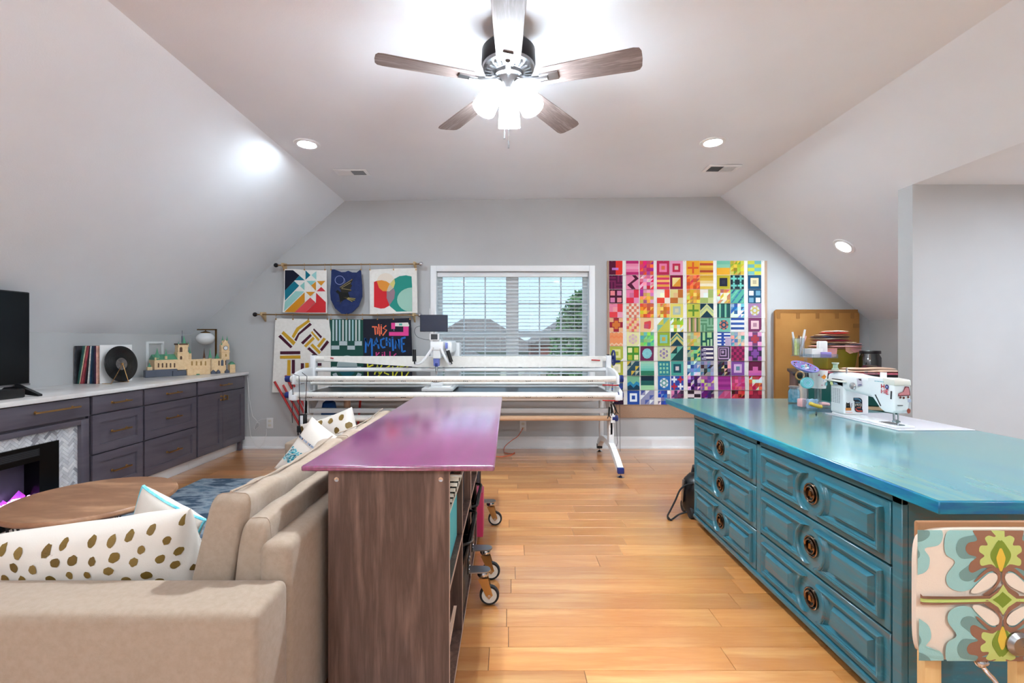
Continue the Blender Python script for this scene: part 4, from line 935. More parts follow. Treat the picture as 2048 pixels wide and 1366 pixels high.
def pole(name, y, z, r, x0, x1, m, caps=None, n=24):
    o = MB().cyl((x0,y,z),(x1,y,z),r,n=n).build(name, M[m], qf)
    if caps:
        for a, b in ((x0-.045,x0+.002),(x1-.002,x1+.045)): MB().lathe([(.001,0),(r*1.06,0),(r*1.12,.006),(r*1.12,b-a-.004),(r*.95,b-a),(.001,b-a)], (a,y,z), 20, ax=(1,0,0)).build('end_cap', M[caps], o)
    return o
for z in (.70, .845):
    o = pole('fabric_roller', 4.19, z, .026, -1.96, .985, 'cream', 'blue')
    tk = MB(); x = -1.9
    while x < .95:
        hh = .010 if round(x*100) % 25 == 0 else .006; tk.obox((x,4.19-.0262*math.cos(.5),z-.0262*math.sin(.5)), (.0009,0,0), V((0,-.5,.9))*hh*.5, V((0,-.9,-.5))*.0003); x += .05
    for j in range(10):
        x = -1.8+.28*j
        for q in range(3): tk.obox((x+q*.016,4.19-.0262*math.cos(.8),z-.0262*math.sin(.8)), (.005,0,0), V((0,-.6,.8))*.004, V((0,-.8,-.6))*.0003)
    tk.build('ruler_print', M['dkgrey'], o, weld=False)
    # ratchet wheel at the right end
    MB().lathe([(.001,0),(.034,0),(.036,.006),(.03,.012),(.036,.018),(.034,.03),(.001,.03)], (1.0,4.19,z), 14, ax=(1,0,0)).build('ratchet_wheel', M['blue'], o)
pole('fabric_roller', 4.47, .785, .022, LX+.02, RX-.05, 'cream')
pole('fabric_roller', 4.565, 1.01, .027, LX+.03, RX-.02, 'cream')
pole('fabric_roller', 4.565, .905, .021, LX+.03, RX-.02, 'white')
o = MB().lathe([(.001,.0),(.014,0),(.014,.04),(.001,.04)], (RX+.03,4.565,1.02), 16, ax=(1,0,0)).build('hand_wheel', M['blue'], qf, label='blue hand wheel')
MB().tube([(RX+.055,4.565+.07*math.cos(a),1.02+.07*math.sin(a)) for a in [2*math.pi*i/28 for i in range(28)]], .009, 8, closed=True).build('wheel_rim', M['blue'], o)
for i in range(3):
    a = 2*math.pi*i/3+.4; MB().beam((RX+.055,4.565,1.02),(RX+.055,4.565+.07*math.cos(a),1.02+.07*math.sin(a)),.012,.01,(1,0,0)).build('spoke', M['blue'], o)
MB().lathe([(.001,0),(.01,0),(.014,.012),(.013,.05),(.008,.062),(.001,.062)], (RX+.06,4.565,.985), 14, ax=(1,0,0)).build('crank_knob', M['blue'], o)
MB().box((LX+.03,4.27,.682),(RX-.03,4.93,.70)).build('track_table', M['dkgrey'], qf)
MB().box((LX+.025,4.22,.645),(RX-.025,4.262,.700)).build('front_rail', M['white'], qf, bevel=.004)
MB().box((LX+.025,4.935,.645),(RX-.025,4.975,.712)).build('rear_rail', M['white'], qf, bevel=.004)
for y in (4.36, 4.84): MB().box((LX+.04,y,.7005),(RX-.04,y+.012,.709)).build('wheel_track', M['nickel'], qf)
ex = MB().box((LX+.02,4.42,.5) ,(RX-.02,4.46,.545))
ex.build('cross_beam', M['white'], qf, bevel=.004)
# kraft tube under the frame and the batting wound on it
kt = pole('batting_tube', 4.365, .462, .024, LX+.005, RX+.005, 'kraft'); tag(kt, 'long kraft tube')
MB().lathe([(.001,0),(.029,0),(.03,.05),(.022,.056),(.001,.056)], (RX-.005,4.365,.462), 18, ax=(1,0,0)).build('end_cap', M['blue'], kt)
MB().lathe([(.0245,0),(.03,0),(.03,1.55),(.0245,1.55)], (LX+.03,4.365,.462), 20, ax=(1,0,0)).build('batting_roll', M['cream'], kt)
for X in (LX, RX): MB().box((X-.02,4.34,.42),(X+.02,4.405,.50)).build('tube_bracket', M['white'], qf, bevel=.004)
# cloth hanging from the rear roller
def cl(u, v):
    px = 648+(1205-648)*u; low = 722+(734-722)*min(1, max(0, (px-655)/180)); py = 713+(low-713)*v
    p = P(px, py, 4.528-.004*math.sin(30*u)*v); return p
m = MB().grid(cl, 60, 7); m.build('backing_cloth', M['cream'], label='white backing cloth wound along the rear roller of the frame', cat='cloth', flip=False)
# red clamp channels on the rollers
for px0, px1, py, Y in ((661,667,716,4.516),(1183,1200,720,4.516),(1205,1237,770,4.16),(1205,1236,801,4.16)):
    a, b = P(px0, py, Y), P(px1, py+.8, Y); MB().tube([a, b], .0055, 8).build('clamp_channel', M['red'], qf)
for px, py, dx in ((1222,808,6),(1226,806,11),(1219,814,-2)):
    a = P(px, py, 4.14); b = P(px+dx*.6, py+16, 4.14); m = MB().tube([a, b], .008, 8); m.tube([b, P(px+dx*.6+4, py+22, 4.14)], .004, 6).tube([b, P(px+dx*.6-3, py+23, 4.14)], .004, 6)
    m.build('spring_clamp', M['black'], qf)
# red channels leaning in the corner behind the frame
tops = [(549,763,628),(571,751,645),(581,757,653),(566,770,637)]      # leaning in the gap between stand and wall
for i, (px, py, fx) in enumerate(tops):
    Y = 5.032; foot = V(((fx-CX)*Y/F, Y, .004))
    a = P(px, py, Y); MB().tube([a, foot], .012, 8).build('plastic_channel', M['red'], label='red plastic channel '+('leaning furthest from the frame leg','with the highest end beside the frame leg','leaning closest along the frame leg','lying between the other channels by the frame leg')[i], cat='rod', group='red plastic channels in the corner')
# rolls stored under the frame
a = V((-1.64,4.70,0)); m = MB().cyl(a+V((0,0,.001)), a+V((-.01,.06,.63)), .033, n=20)
m.build('paper_roll', M['peach'], label='cream paper roll standing behind the left frame leg', cat='roll')
m = MB().tube([(-1.555,4.72,.002),(-1.53,4.78,.50),(-1.525,4.80,.63)], .012, 8); m.build('plastic_channel', M['red'], label='dark red channel standing beside the cream paper roll', cat='rod')
bg_ = MB().lathe([(.001,0),(.08,0),(.088,.02),(.088,.30),(.08,.37),(.06,.39),(.001,.39)], (-1.79,4.64,0), 24)
bg_.build('fabric_bag', mat('grey_print_bag', (120,122,130), .9, col2=(70,72,80), ns=18), label='grey printed bag on the floor under the frame', cat='bag')
MB().lathe([(.001,0),(.08,0),(.075,.10),(.06,.18),(.02,.21),(.001,.21)], (-1.79,4.64,.391), 24).build('blue_bundle', mat('blue_cloth', (20,84,160), .8), label='bright blue cloth bundle on top of the grey bag', cat='bundle')
# black cords at the left end
def cord(pts, Y, label, r=.003, m='black', plug=None):
    t = thing('power_cord', label, 'cord', P(pts[0][0], pts[0][1], Y)); MB().tube([P(a, b, Y) for a, b in pts], r, 6).build('cable', M[m], t)
    if plug:
        p = P(plug[0], plug[1], Y); MB().box((p.x-.02,Y-.015,p.z-.03),(p.x+.02,Y+.015,p.z+.03)).build('plug', M[m], t, bevel=.006)
        for dx in (-.012, .012): MB().cyl((p.x+dx,Y,p.z-.03),(p.x+dx,Y,p.z-.055),.006,n=8).build('prong', M[m], t)
cord([(584,756),(586,790),(584,830),(585,846)], 4.15, 'black cord dangling free from the frame roller')
cord([(587,748),(598,752),(599,800),(598,850)], 4.145, 'black cord with plug hanging from the frame', plug=(599,858))
cord([(604,745),(614,753),(612,790),(609,832)], 4.14, 'black cord with a white-faced controller hanging from the frame')
p = P(608, 839, 4.14); ft = thing('foot_controller', 'black and white controller hanging on its cord', 'controller', p)
MB().box((p.x-.035,4.115,p.z-.06),(p.x+.03,4.145,p.z+.05)).build('case', M['black'], ft, bevel=.012); MB().box((p.x-.022,4.108,p.z-.045),(p.x+.002,4.116,p.z+.04)).build('face', M['white'], ft, bevel=.002)
cord([(1232,806),(1233,840),(1234,870),(1235,885),(1233,893)], 4.2, 'black cord hanging at the right end of the frame', .002)
cord([(1239,806),(1240,850),(1240,903)], 4.22, 'second longer black cord hanging straight at the frame end', .002)
# orange extension cord on the floor
def fl_(px, py): q = F*H/(py-CY); return V(((px-CX)*q/F, q, .005))
oc2 = P(1046, 856, YB-.012)
pts = [oc2, P(1036,872,YB-.06), P(1022,882,YB-.09), P(1010,893,YB-.12)]+[fl_(a, b) for a, b in ((1008,903),(1012,907),(1028,908),(1029,905.5),(1022,911),(1004,914),(985,914),(950,917))]
def smooth(pts, n=5):
    out = []
    for i in range(len(pts)-1):
        p0, p1, p2, p3 = pts[max(i-1,0)], pts[i], pts[i+1], pts[min(i+2,len(pts)-1)]
        for k_ in range(n):
            t = k_/n; out.append(.5*((2*p1)+(p2-p0)*t+(2*p0-5*p1+4*p2-p3)*t*t+(3*p1-p0-3*p2+p3)*t**3))
    return out+[pts[-1]]
MB().tube(smooth(pts), .0035, 6).build('extension_cord', M['orange'], label='orange extension cord running from the outlet across the floor', cat='cord')
# ---------------------------------------------------------------- quilting machine on the frame
MY = 4.36
qm = thing('quilting_machine', 'white long-arm quilting machine on the frame carriage', 'quilting machine', (P(875,788,MY).x, MY, .71))
def mx(px, Y=MY): return (px-CX)*Y/F
def mz(py, Y=MY): return H-(py-CY)*Y/F
MB().box((mx(844),4.33,.716),(mx(906),4.88,.745)).build('carriage', M['white'], qm, bevel=.005)
for px in (852, 902):
    for y in (4.366, 4.846): MB().lathe([(.001,-.008),(.012,-.008),(.012,.008),(.001,.008)], (mx(px),y,.7215), 14, ax=(0,1,0)).build('wheel', M['dkgrey'], qm)
MB().box((mx(860),4.345,.7455),(mx(900),4.86,.760)).box((mx(862),4.345,.760),(mx(884),4.44,.80)).build('lower_arm', M['white'], qm, bevel=.004, weld=False)
MB().lathe([(.001,0),(.05,0),(.05,.004),(.001,.004)], (mx(872),4.39,.8005), 24).build('needle_plate', M['chrome'], qm)
MB().box((mx(878),4.72,.760),(mx(911),4.92,1.17)).build('column', M['white'], qm, bevel=.02, seg=3)
MB().box((mx(864),4.36,1.06),(mx(890),4.92,1.185)).build('upper_arm', M['white'], qm, bevel=.02, seg=3)
MB().box((mx(866),4.325,1.02),(mx(882),4.42,1.20)).build('head', M['white'], qm, bevel=.012, seg=3)
MB().prism([(mx(866.5),4.33,mz(703)),(mx(880),4.33,mz(703)),(mx(879),4.33,mz(732)),(mx(868),4.33,mz(732))], (0,.06,0)).build('needle_head', M['purpl'], qm, bevel=.006)
MB().box((mx(871),4.327,mz(733)),(mx(876.5),4.36,mz(726))).build('presser_bar_housing', M['blue'], qm, bevel=.002)
MB().cyl((mx(872),4.345,mz(732)),(mx(872),4.345,mz(745)),.004,n=8).cyl((mx(875.5),4.345,mz(732)),(mx(875.5),4.345,mz(745)),.003,n=8).cyl((mx(874),4.345,mz(742)),(mx(874),4.345,mz(749)),.009,n=12).build('needle_bar', M['chrome'], qm)
MB().box((mx(861),4.30,mz(681)),(mx(880),4.325,mz(667))).build('control_panel', M['white'], qm, bevel=.004); MB().box((mx(864),4.297,mz(679)),(mx(877),4.3005,mz(668.5))).build('control_screen', M['dkgrey'], qm)
MB().box((mx(862),4.31,mz(700)),(mx(888),4.37,mz(683))).build('electronics_box', M['white'], qm, bevel=.008)
for sg, pts in ((-1, [(866,694),(858,706),(848,720),(838,727),(829,727)]), (1, [(882,696),(887,708),(893,720),(899,727),(903,728)])):
    MB().tube(smooth([P(a, b, 4.30-.0*i) for i, (a, b) in enumerate(pts)]), .012, 8).build('handlebar', M['white'], qm)
MB().tube([P(828.5,699,4.27), P(828.8,723,4.27)], [.0165,.018], 14).tube([P(828.8,723,4.27), P(829,728,4.27)], .006, 8).build('grip', M['rubber'], qm)
MB().tube([P(895.5,701,4.27), P(902.5,724,4.27)], [.0165,.018], 14).tube([P(902.5,724,4.27), P(904,728,4.27)], .006, 8).build('grip', M['rubber'], qm)
MB().box((mx(893),4.26,mz(697)),(mx(897.5),4.29,mz(685))).build('switch', M['purpl'], qm, bevel=.003)
MB().box((mx(893),4.30,mz(706)),(mx(905),4.70,mz(682))).build('side_cover', M['white'], qm, bevel=.02, seg=3)
m = MB().tube([P(868,667,4.31), P(868,655,4.30)], .006, 8); m.build('tablet_arm', M['white'], qm)
for px in (866, 866.5, 859.5): MB().tube([P(px,630,4.5), P(px,617,4.5)], .003, 6).build('thread_spool_pin', M['white'], qm)
tb_ = thing('tablet', 'dark blue-black tablet screen mounted on the quilting machine', 'tablet', P(867,664,4.29))
MB().box((mx(840,4.28),4.275,mz(663.5,4.28)),(mx(895.5,4.28),4.289,mz(629.5,4.28))).build('housing', M['black'], tb_, bevel=.003)
MB().box((mx(841,4.28),4.2735,mz(662.5,4.28)),(mx(894.5,4.28),4.2755,mz(630.5,4.28))).build('screen', mat('tablet_glass', (18,30,56), .08, spec=.7), tb_)
MB().tube(smooth([P(a, b, 4.285) for a, b in ((840,652),(832,655),(829,663),(834,673),(846,678),(860,680))]), .002, 6).build('charging_cable', M['black'], tb_)
# ---------------------------------------------------------------- rods and wall quilts on the left
def rod(px0, py0, px1, py1, label):
    Y = 5.045; a, b = P(px0, py0, Y), P(px1, py1, Y)
    t = thing('quilt_rod', label, 'curtain rod', (a+b)/2)
    MB().cyl(a, b, .0075, n=12).build('rod', M['rod'], t)
    for e, s_ in ((a, -1), (b, 1)):
        MB().sphere(e+V((s_*.022,0,0)), .024, n=18, m=12).build('finial', M['chrome'] if s_ > 0 else M['bronze'], t)
        MB().cyl(e, e+V((s_*.008,0,0)), .013, n=12).build('collar', M['bronze'], t)
        x = e.x-s_*.05
        MB().prism([(x-.009,YB-.001,e.z-.075),(x-.009,YB-.001,e.z+.03),(x-.009,Y-.018,e.z+.024),(x-.009,Y-.022,e.z-.008),(x-.009,Y+.0,e.z-.014)], (.018,0,0)).build('bracket', M['cork'], t, bevel=.002)
    return t
r1 = rod(556, 530.5, 838, 528, 'upper brass rod holding three small quilts on brackets')
r2 = rod(514, 629, 836, 630.5, 'lower brass rod holding three larger quilts on brackets')
def ring(px, ry, qy, par):
    p = P(px, ry, 5.045); q = P(px, qy, 5.045)
    m = MB().tube([p+V((0,.0115*math.cos(a),.0115*math.sin(a))) for a in [2*math.pi*i/16 for i in range(16)]], .0018, 5, closed=True)
    m.cyl(p-V((0,0,.011)), q, .0015, n=5).box((p.x-.005,5.038,q.z-.012),(p.x+.005,5.05,q.z+.004)); m.build('clip_ring', M['brass'], par)
for px in (568,609,650,662,722,740,787,832): ring(px, 530-(px-556)*.009, 538.5, r1)
for px in (552,586,617,655,662,694,725,755,787,820): ring(px, 629, 637.5, r2)
def quilt(name, label, out, base, Y=5.05, th=.007, cat='quilt', group='quilts on the wall rods'):
    """out: outline in photo pixels; hangs on the rod plane"""
    c = P(sum(p[0] for p in out)/len(out), max(p[1] for p in out), Y); t = thing(name, label, cat, c, group=group)
    MB().prism([P(a, b, Y) for a, b in out], (0, th, 0)).build('backing', base, t, smooth=False)
    D = Decal(lambda p, lf: P(p[0], p[1], Y-lf)); return t, D
def Zm(sc, ox, oy): return lambda pts: [(ox+a/sc, oy+b/sc) for a, b in pts]
# star quilt
z3 = Zm(11.38, 540, 520)
q, D = quilt('wall_quilt', 'star quilt with navy, teal, orange and red diagonal bands', z3([(325,210),(560,205),(800,222),(1060,228),(1285,228),(1298,1215),(880,1218),(285,1190),(320,800)]), M['cream'])
for c, pts in (('14182a',[(340,232),(525,232),(672,352),(335,700)]),('157488',[(672,355),(790,462),(565,462)]),('157488',[(550,480),(665,585),(340,925),(335,700)]),
  ('157488',[(808,235),(920,345),(808,450)]),('9cd0cc',[(940,345),(1055,255),(1055,450)]),('8ccac4',[(830,475),(1045,475),(935,580)]),('d8922c',[(935,580),(1045,490),(1045,700)]),
  ('d8922c',[(1065,480),(1260,475),(1165,585)]),('d03a44',[(1165,610),(1265,712),(1060,712)]),('90c8c0',[(680,590),(785,500),(785,690)]),('9accc4',[(340,950),(580,710),(780,715),(320,1165)]),
  ('d08a20',[(330,1182),(790,735),(790,955),(560,1190)]),('d8922c',[(815,725),(1030,725),(915,825)]),('d84a4e',[(560,1190),(915,855),(1035,962),(800,1195)]),('cc2e34',[(1050,745),(1270,960),(1270,1195),(800,1195),(1045,965)])):
    D.poly(z3(pts), c)
D.build('patchwork', q)
# raven banner (generic bird)
z4 = Zm(9.309, 640, 520)
q, D = quilt('wall_banner', 'navy shield-shaped banner with a dark flying bird', z4([(210,175),(270,175),(400,225),(470,222),(525,200),(600,230),(680,232),(760,170),(785,480),(788,680),(720,860),(590,985),(500,1010),(400,1000),(280,900),(200,740),(188,600),(205,400)]), M['navy'], cat='banner')
rg = [(365+85*math.cos(R(a)), 375+80*math.sin(R(a))) for a in range(0,361,20)]; D.line(z4(rg), 1.0, '8a94c4'); D.line(z4([(440,440),(470,400),(455,345),(420,320)]), .7, '6a78b0')
D.poly(z4([(290,590),(330,555),(370,590),(520,600),(560,700),(430,750),(380,800),(350,640)]), '1c1c1a')
D.poly(z4([(360,510),(440,450),(620,340),(600,400),(570,450),(600,470),(560,540),(590,575),(500,610),(400,600)]), '2c2a22')
for a, b in (((370,510),(600,360)),((400,520),(570,420)),((400,530),(580,560))): D.line(z4([a, b]), 1.4, '8a7c58')
D.poly(z4([(430,690),(520,690),(670,715),(640,750),(600,780),(500,730)]), '3a3828')
for a, b in (((520,705),(660,720)),((510,715),(650,750)),((500,720),(600,775))): D.line(z4([a, b]), 1.3, '9a8a52')
D.line(z4([(400,760),(370,820)]), .8, '4a4a3c'); D.line(z4([(360,760),(310,765)]), .8, '4a4a3c')
D.build('applique', q)
# circles quilt
q, D = quilt('wall_quilt', 'white quilt with overlapping red, teal and mint circles', z4([(920,178),(1360,160),(1800,150),(1815,985),(1370,1000),(930,1010)]), M['cream'])
D.poly(z4(circ(1225,415,172)), 'eadccc')
D.poly(z4([(1005,408)]+arc(1150,560,190,-100,10,8)[::1][:0]+[(1060,388),(1150,376),(1240,400),(1300,440),(1385,540),(1395,640),(1370,730),(1290,850),(1200,900),(1130,905),(1005,875)]), 'd42c34')
D.poly(z4([(1055,390),(1150,378),(1240,398),(1298,440),(1240,580),(1170,580),(1100,520)]), 'e0923c')
D.poly(z4([(1300,440),(1385,350),(1480,300),(1600,285),(1705,305),(1715,505),(1715,955),(1420,960),(1300,860),(1240,700),(1250,580)]), '2f9284')
D.poly(z4([(1300,440),(1385,355),(1398,430),(1370,520),(1240,580),(1270,500)]), 'd8cc80'); D.poly(z4([(1298,450),(1340,500),(1370,520),(1290,585),(1240,580)]), 'c8b8a4')
D.poly(z4([(1240,585),(1290,588),(1375,530),(1398,600),(1380,720),(1295,840),(1245,720)]), '9a7e88')
D.poly(z4([(1715,512)]+[(1715-280*math.sin(R(a)), 740-228*math.cos(R(a))) for a in range(15,166,15)]+[(1715,960),(1715,740)]), 'a2ccba')
D.build('patchwork', q)
# mustard and burgundy bars
z5 = Zm(8.5375, 540, 630); mu, bu = 'd0a02c', '4c1c30'
q, D = quilt('wall_quilt', 'cream quilt with scattered mustard and burgundy bars', z5([(90,60),(560,68),(1000,75),(1035,300),(1035,1330),(35,1322),(70,600)]), M['cream'])
for c, pts in ((mu,[(650,80),(690,110),(500,250),(405,400),(370,365),(450,220)]),(bu,[(680,130),(715,165),(500,340),(450,450),(415,425),(480,310)]),(mu,[(230,272),(440,465),(400,520),(195,315)]),
  (bu,[(180,335),(385,540),(350,568),(140,370)]),(bu,[(690,320),(715,355),(565,505),(528,470)]),(mu,[(735,370),(765,405),(615,555),(580,525)]),(mu,[(720,270),(740,300),(850,420),(825,445),(700,300)]),
  (bu,[(750,228),(890,370),(865,400),(735,250)]),(mu,[(915,385),(955,410),(840,560),(800,530)]),(bu,[(975,430),(1010,465),(885,620),(852,590)]),(mu,[(725,485),(870,630),(840,670),(690,520)]),(bu,[(670,545),(815,685),(795,712),(635,580)]),
  (bu,[(172,620),(517,617),(517,668),(172,672)]),(mu,[(170,695),(520,690),(520,745),(170,745)]),(mu,[(298,768),(352,768),(350,1050),(290,1050)]),(bu,[(372,765),(425,765),(425,1000),(370,1000)]),
  (bu,[(525,822),(580,822),(580,1280),(522,1280)]),(mu,[(600,818),(662,818),(662,1010),(600,1010)]),(bu,[(690,820),(880,820),(880,868),(690,868)]),(mu,[(690,890),(880,890),(880,930),(690,930)]),(mu,[(690,1215),(790,1215),(790,1240),(690,1240)])):
    D.poly(z5(pts), c)
D.build('patchwork', q)
# green quilt
z6 = Zm(8.28, 650, 625)
q, D = quilt('wall_quilt', 'dark green quilt with pale vertical strips', z6([(80,110),(380,112),(640,118),(645,1340),(100,1340)]), mat('green_cotton', (28,78,68), .9), Y=5.054)
ice = ('b4ccc8','c0ccd0','9cc0c4','c8ccc8')
for i in range(9): D.rect(*z6([(122+54*i,122)])[0], *z6([(150+54*i,470)])[0], ice[i % 4])
for (a, b), (c, d) in (((235,475),(368,545)),((490,475),(612,548)),((105,548),(238,612)),((370,550),(495,615)),((110,895),(195,960)),((530,895),(600,960))): D.rect(*z6([(a,b)])[0], *z6([(c,d)])[0], 'b8c6c8')
D.poly(z6([(365+170*math.cos(R(a)), 900-190*math.sin(R(a))) for a in range(0,181,15)]), 'a8b8b8'); D.poly(z6([(365+150*math.cos(R(a)), 900+165*math.sin(R(a))) for a in range(0,181,15)]), '20606c')
for s_ in (-1, 1): D.poly(z6([(365+s_*r_*math.cos(R(a)), 930+r_*math.sin(R(a))) for r_, rg_ in ((260,range(20,61,10)),(190,range(60,19,-10))) for a in rg_]), 'b4c0c4')
D.build('patchwork', q)
# lettered quilt
q, D = quilt('wall_quilt', 'black lettered quilt with a pink sewing machine', z6([(630,108),(1020,104),(1420,92),(1440,600),(1445,1340),(640,1340)]), mat('black_cotton', (24,26,40), .9), Y=5.047)
def words(lst, w_, c): D.polys([stroke(z6(p), w_/8.28) for p in lst], c)
words([[(778,236),(865,240)],[(825,240),(835,368)],[(868,245),(872,360)],[(868,298),(905,280)],[(888,192),(900,300),(908,388)],[(930,225),(933,360)],[(930,200),(931,212)],[(1015,215),(962,262),(1022,290),(955,382)]], 22, 'ee7250')
words([[(655,430),(678,445),(672,668)],[(665,430),(715,560),(765,425),(775,440),(778,735)],[(806,555),(850,415),(892,600)],[(815,520),(885,505)],[(985,425),(925,455),(925,540),(955,582),(1000,572)],[(1018,410),(1022,552)],[(1018,490),(1075,470)],[(1068,430),(1078,570)],[(1118,430),(1128,635)],[(1116,405),(1118,416)],[(1165,600),(1170,465),(1228,605),(1222,440)],[(1265,428),(1275,655)],[(1265,430),(1335,412)],[(1270,530),(1318,515)],[(1275,655),(1335,635)]], 30, '2a70c0')
words([[(848,655),(852,790)],[(900,660),(852,715),(905,785)],[(950,690),(952,790)],[(948,660),(950,668)],[(985,650),(990,790),(1030,785)],[(1075,645),(1080,785),(1115,780)],[(1180,680),(1140,710),(1180,745),(1135,790)]], 20, 'd04088')
words([[(705,820),(712,1065)],[(705,830),(765,822)],[(708,905),(800,868)],[(820,1030),(868,860),(905,1040)],[(835,980),(895,965)],[(945,870),(905,930),(945,975),(885,1055)],[(1075,880),(1010,920),(985,1000),(1060,1030)],[(1120,890),(1125,1050)],[(1118,862),(1119,872)],[(1215,890),(1165,930),(1205,970),(1160,1050)],[(1270,870),(1275,1055)],[(1235,905),(1320,880)],[(1375,885),(1330,930),(1395,970),(1340,1055)]], 24, 'dcd83c')
D.polys([z6([(1095,172),(1160,170),(1160,272),(1098,274)]), z6([(1296,232),(1385,225),(1385,320),(1296,325)]), z6([(1060,322),(1385,322),(1385,385),(1060,385)])], 'e84a94')
D.poly(z6([(1160,172),(1375,165),(1395,215),(1385,232),(1160,228)]), 'ece4dc'); D.poly(z6([(1225,182),(1278,182),(1278,215),(1225,215)]), '58b0a0')
D.line(z6([(1140,275),(1143,305)]), .6, 'c8c8d0')
D.build('lettering', q)
# ---------------------------------------------------------------- sampler: ten pieced rows pinned to a felt board
QY = YB-.02
fb = MB().box((P(1214,0,YB).x,YB-.016,P(0,835,YB).z),(P(1533,0,YB).x,YB-.001,P(0,522,YB).z)).build('felt_board', M['felt'], label='beige felt design board behind the pieced quilt rows', cat='board', bevel=.002)
zq = lambda x, y: (1200+x/3.794, 500+y/3.794)
BW = [(68,170),(197,293),(300,405),(430,526),(530,628),(655,756),(757,858),(885,985),(988,1091),(1120,1222)]
BH = [(82,189),(191,297),(299,404),(406,513),(515,621),(623,728),(731,840),(844,953),(956,1062),(1066,1172)]
rq = random.Random(21)
def jit(c, a=26):
    c = tuple(int(c[i:i+2],16) for i in (0,2,4)); return tuple(max(0,min(255,int(v+rq.uniform(-a,a)))) for v in c)
def blk(D, k_, cs):
    R_ = lambda x0, y0, x1, y1, c: D.rect(x0, y0, x1, y1, c)
    g = lambda i: cs[i % len(cs)]
    R_(0,0,1,1,cs[0])
    if k_ == 'split': R_(.5,0,1,1,cs[1]); R_(.22,.5,.7,.66,cs[2])
    elif k_ == 'hb':
        n = len(cs)
        for i in range(n): D.rect(0,i/n,1,(i+1)/n,cs[i])
    elif k_ == 'vb':
        for i in range(7): D.rect(i/7,0,(i+1)/7,1,g(i))
    elif k_ == 'frame':
        R_(.2,.2,.8,.8,cs[1])
        if len(cs) > 2: R_(.36,.36,.64,.64,cs[2])
    elif k_ == 'tri1': R_(.18,.18,.82,.82,cs[1]); D.poly([(.82,.18),(.82,.82),(.18,.82)], cs[2])
    elif k_ == 'plus': R_(.43,.1,.57,.9,cs[1]); R_(.1,.43,.9,.57,cs[1])
    elif k_ == 'cross':
        R_(.3,0,.7,1,cs[1]); R_(0,.3,1,.7,cs[1])
        if len(cs) > 2: R_(.36,.2,.64,.8,cs[2]); R_(.2,.36,.8,.64,cs[2])
    elif k_ == 'check':
        n = 5
        for i in range(n):
            for j in range(n): D.rect(i/n,j/n,(i+1)/n,(j+1)/n,g(i+j))
    elif k_ == 'chk24':
        for i in range(2):
            for j in range(4): D.rect(i/2,j/4,(i+1)/2,(j+1)/4,g(i+j))
    elif k_ == 'rail':
        for i in range(2):
            for j in range(2):
                for s_ in range(4):
                    if (i+j) % 2: D.rect(i/2+s_/8,j/2,i/2+(s_+1)/8,j/2+.5,g(s_))
                    else: D.rect(i/2,j/2+s_/8,i/2+.5,j/2+(s_+1)/8,g(s_))
    elif k_ == 'win':
        for i in range(2):
            for j in range(2): R_(.08+.5*i,.1+.5*j,.42+.5*i,.44+.5*j,g(1+(i+j)%max(1,len(cs)-1)))
    elif k_ == 'win3':
        for i in range(3):
            for j in range(3): R_(.14+.27*i,.14+.27*j,.3+.27*i,.3+.27*j,cs[1])
    elif k_ == 'tri':
        n = 3
        for i in range(n):
            for j in range(n): D.rect(i/n,j/n,(i+1)/n,(j+1)/n,g(1+(i+j))if len(cs)>2 else cs[1]); D.poly([((i+1)/n,j/n),((i+1)/n,(j+1)/n),(i/n,(j+1)/n)], cs[0])
    elif k_ == 'tri2':
        for i in range(2):
            for j in range(2): D.rect(i/2,j/2,(i+1)/2,(j+1)/2,g(1+i+j)); D.poly([((i+1)/2,j/2),((i+1)/2,(j+1)/2),(i/2,(j+1)/2)], cs[0])
    elif k_ == 'chev':
        for r_ in range(4):
            y = r_*.27-.05; D.poly([(0,y+.12),(.17,y),(.34,y+.12),(.5,y),(.67,y+.12),(.84,y),(1,y+.12),(1,y+.25),(.84,y+.13),(.67,y+.25),(.5,y+.13),(.34,y+.25),(.17,y+.13),(0,y+.25)] if y > -.01 else [(0,.1),(.17,0),(.34,.1),(.5,0),(.67,.1),(.84,0),(1,.1),(1,0),(0,0)], g(1+r_))
    elif k_ == 'arrow': D.poly([(.45,0),(.75,0),(1,.25),(.45,.62),(.75,1),(.45,1),(.08,.7),(.7,.25)], cs[1])
    elif k_ == 'up':
        D.poly([(0,.5),(.5,.02),(1,.5),(1,1),(0,1)], cs[1]); D.poly([(0,1),(.5,.5),(1,1)], cs[0])
        if len(cs) > 2: D.poly([(0,.62),(.5,.14),(1,.62),(1,.74),(.5,.27),(0,.74)], cs[2])
    elif k_ == 'L': R_(0,0,.6,.6,cs[1]); R_(.6,.6,1,1,g(2)); R_(.25,.25,.6,.6,jit(cs[1]) if isinstance(cs[1],str) else cs[1])
    elif k_ == 'diag':
        for i in range(4):
            for j in range(3): D.poly([((i+.0)/4,j/3+.3),((i+.5)/4+.12,j/3),(min(1,(i+1)/4+.12),j/3),((i+.6)/4,j/3+.3)], g(1+i+j))
    elif k_ == 'flower':
        D.poly(circ(.5,.5,.36,12), cs[1]); D.poly(circ(.5,.5,.24,8), jit(cs[-1],10)); D.poly(circ(.5,.5,.12,8), cs[1])
        for i in range(6): a = i*1.047; D.poly(circ(.5+.3*math.cos(a),.5+.3*math.sin(a),.07,6), cs[-1])
    elif k_ == 'H': R_(.15,0,.35,.6,cs[1]); R_(.5,0,.85,.4,cs[1]); R_(.5,.55,.65,1,cs[1]); R_(.75,.5,.9,1,jit(cs[1])); R_(.15,.75,.4,1,cs[1])
    elif k_ == 'hash':
        for i in range(4): R_(0,.08+.25*i,1,.2+.25*i,cs[1])
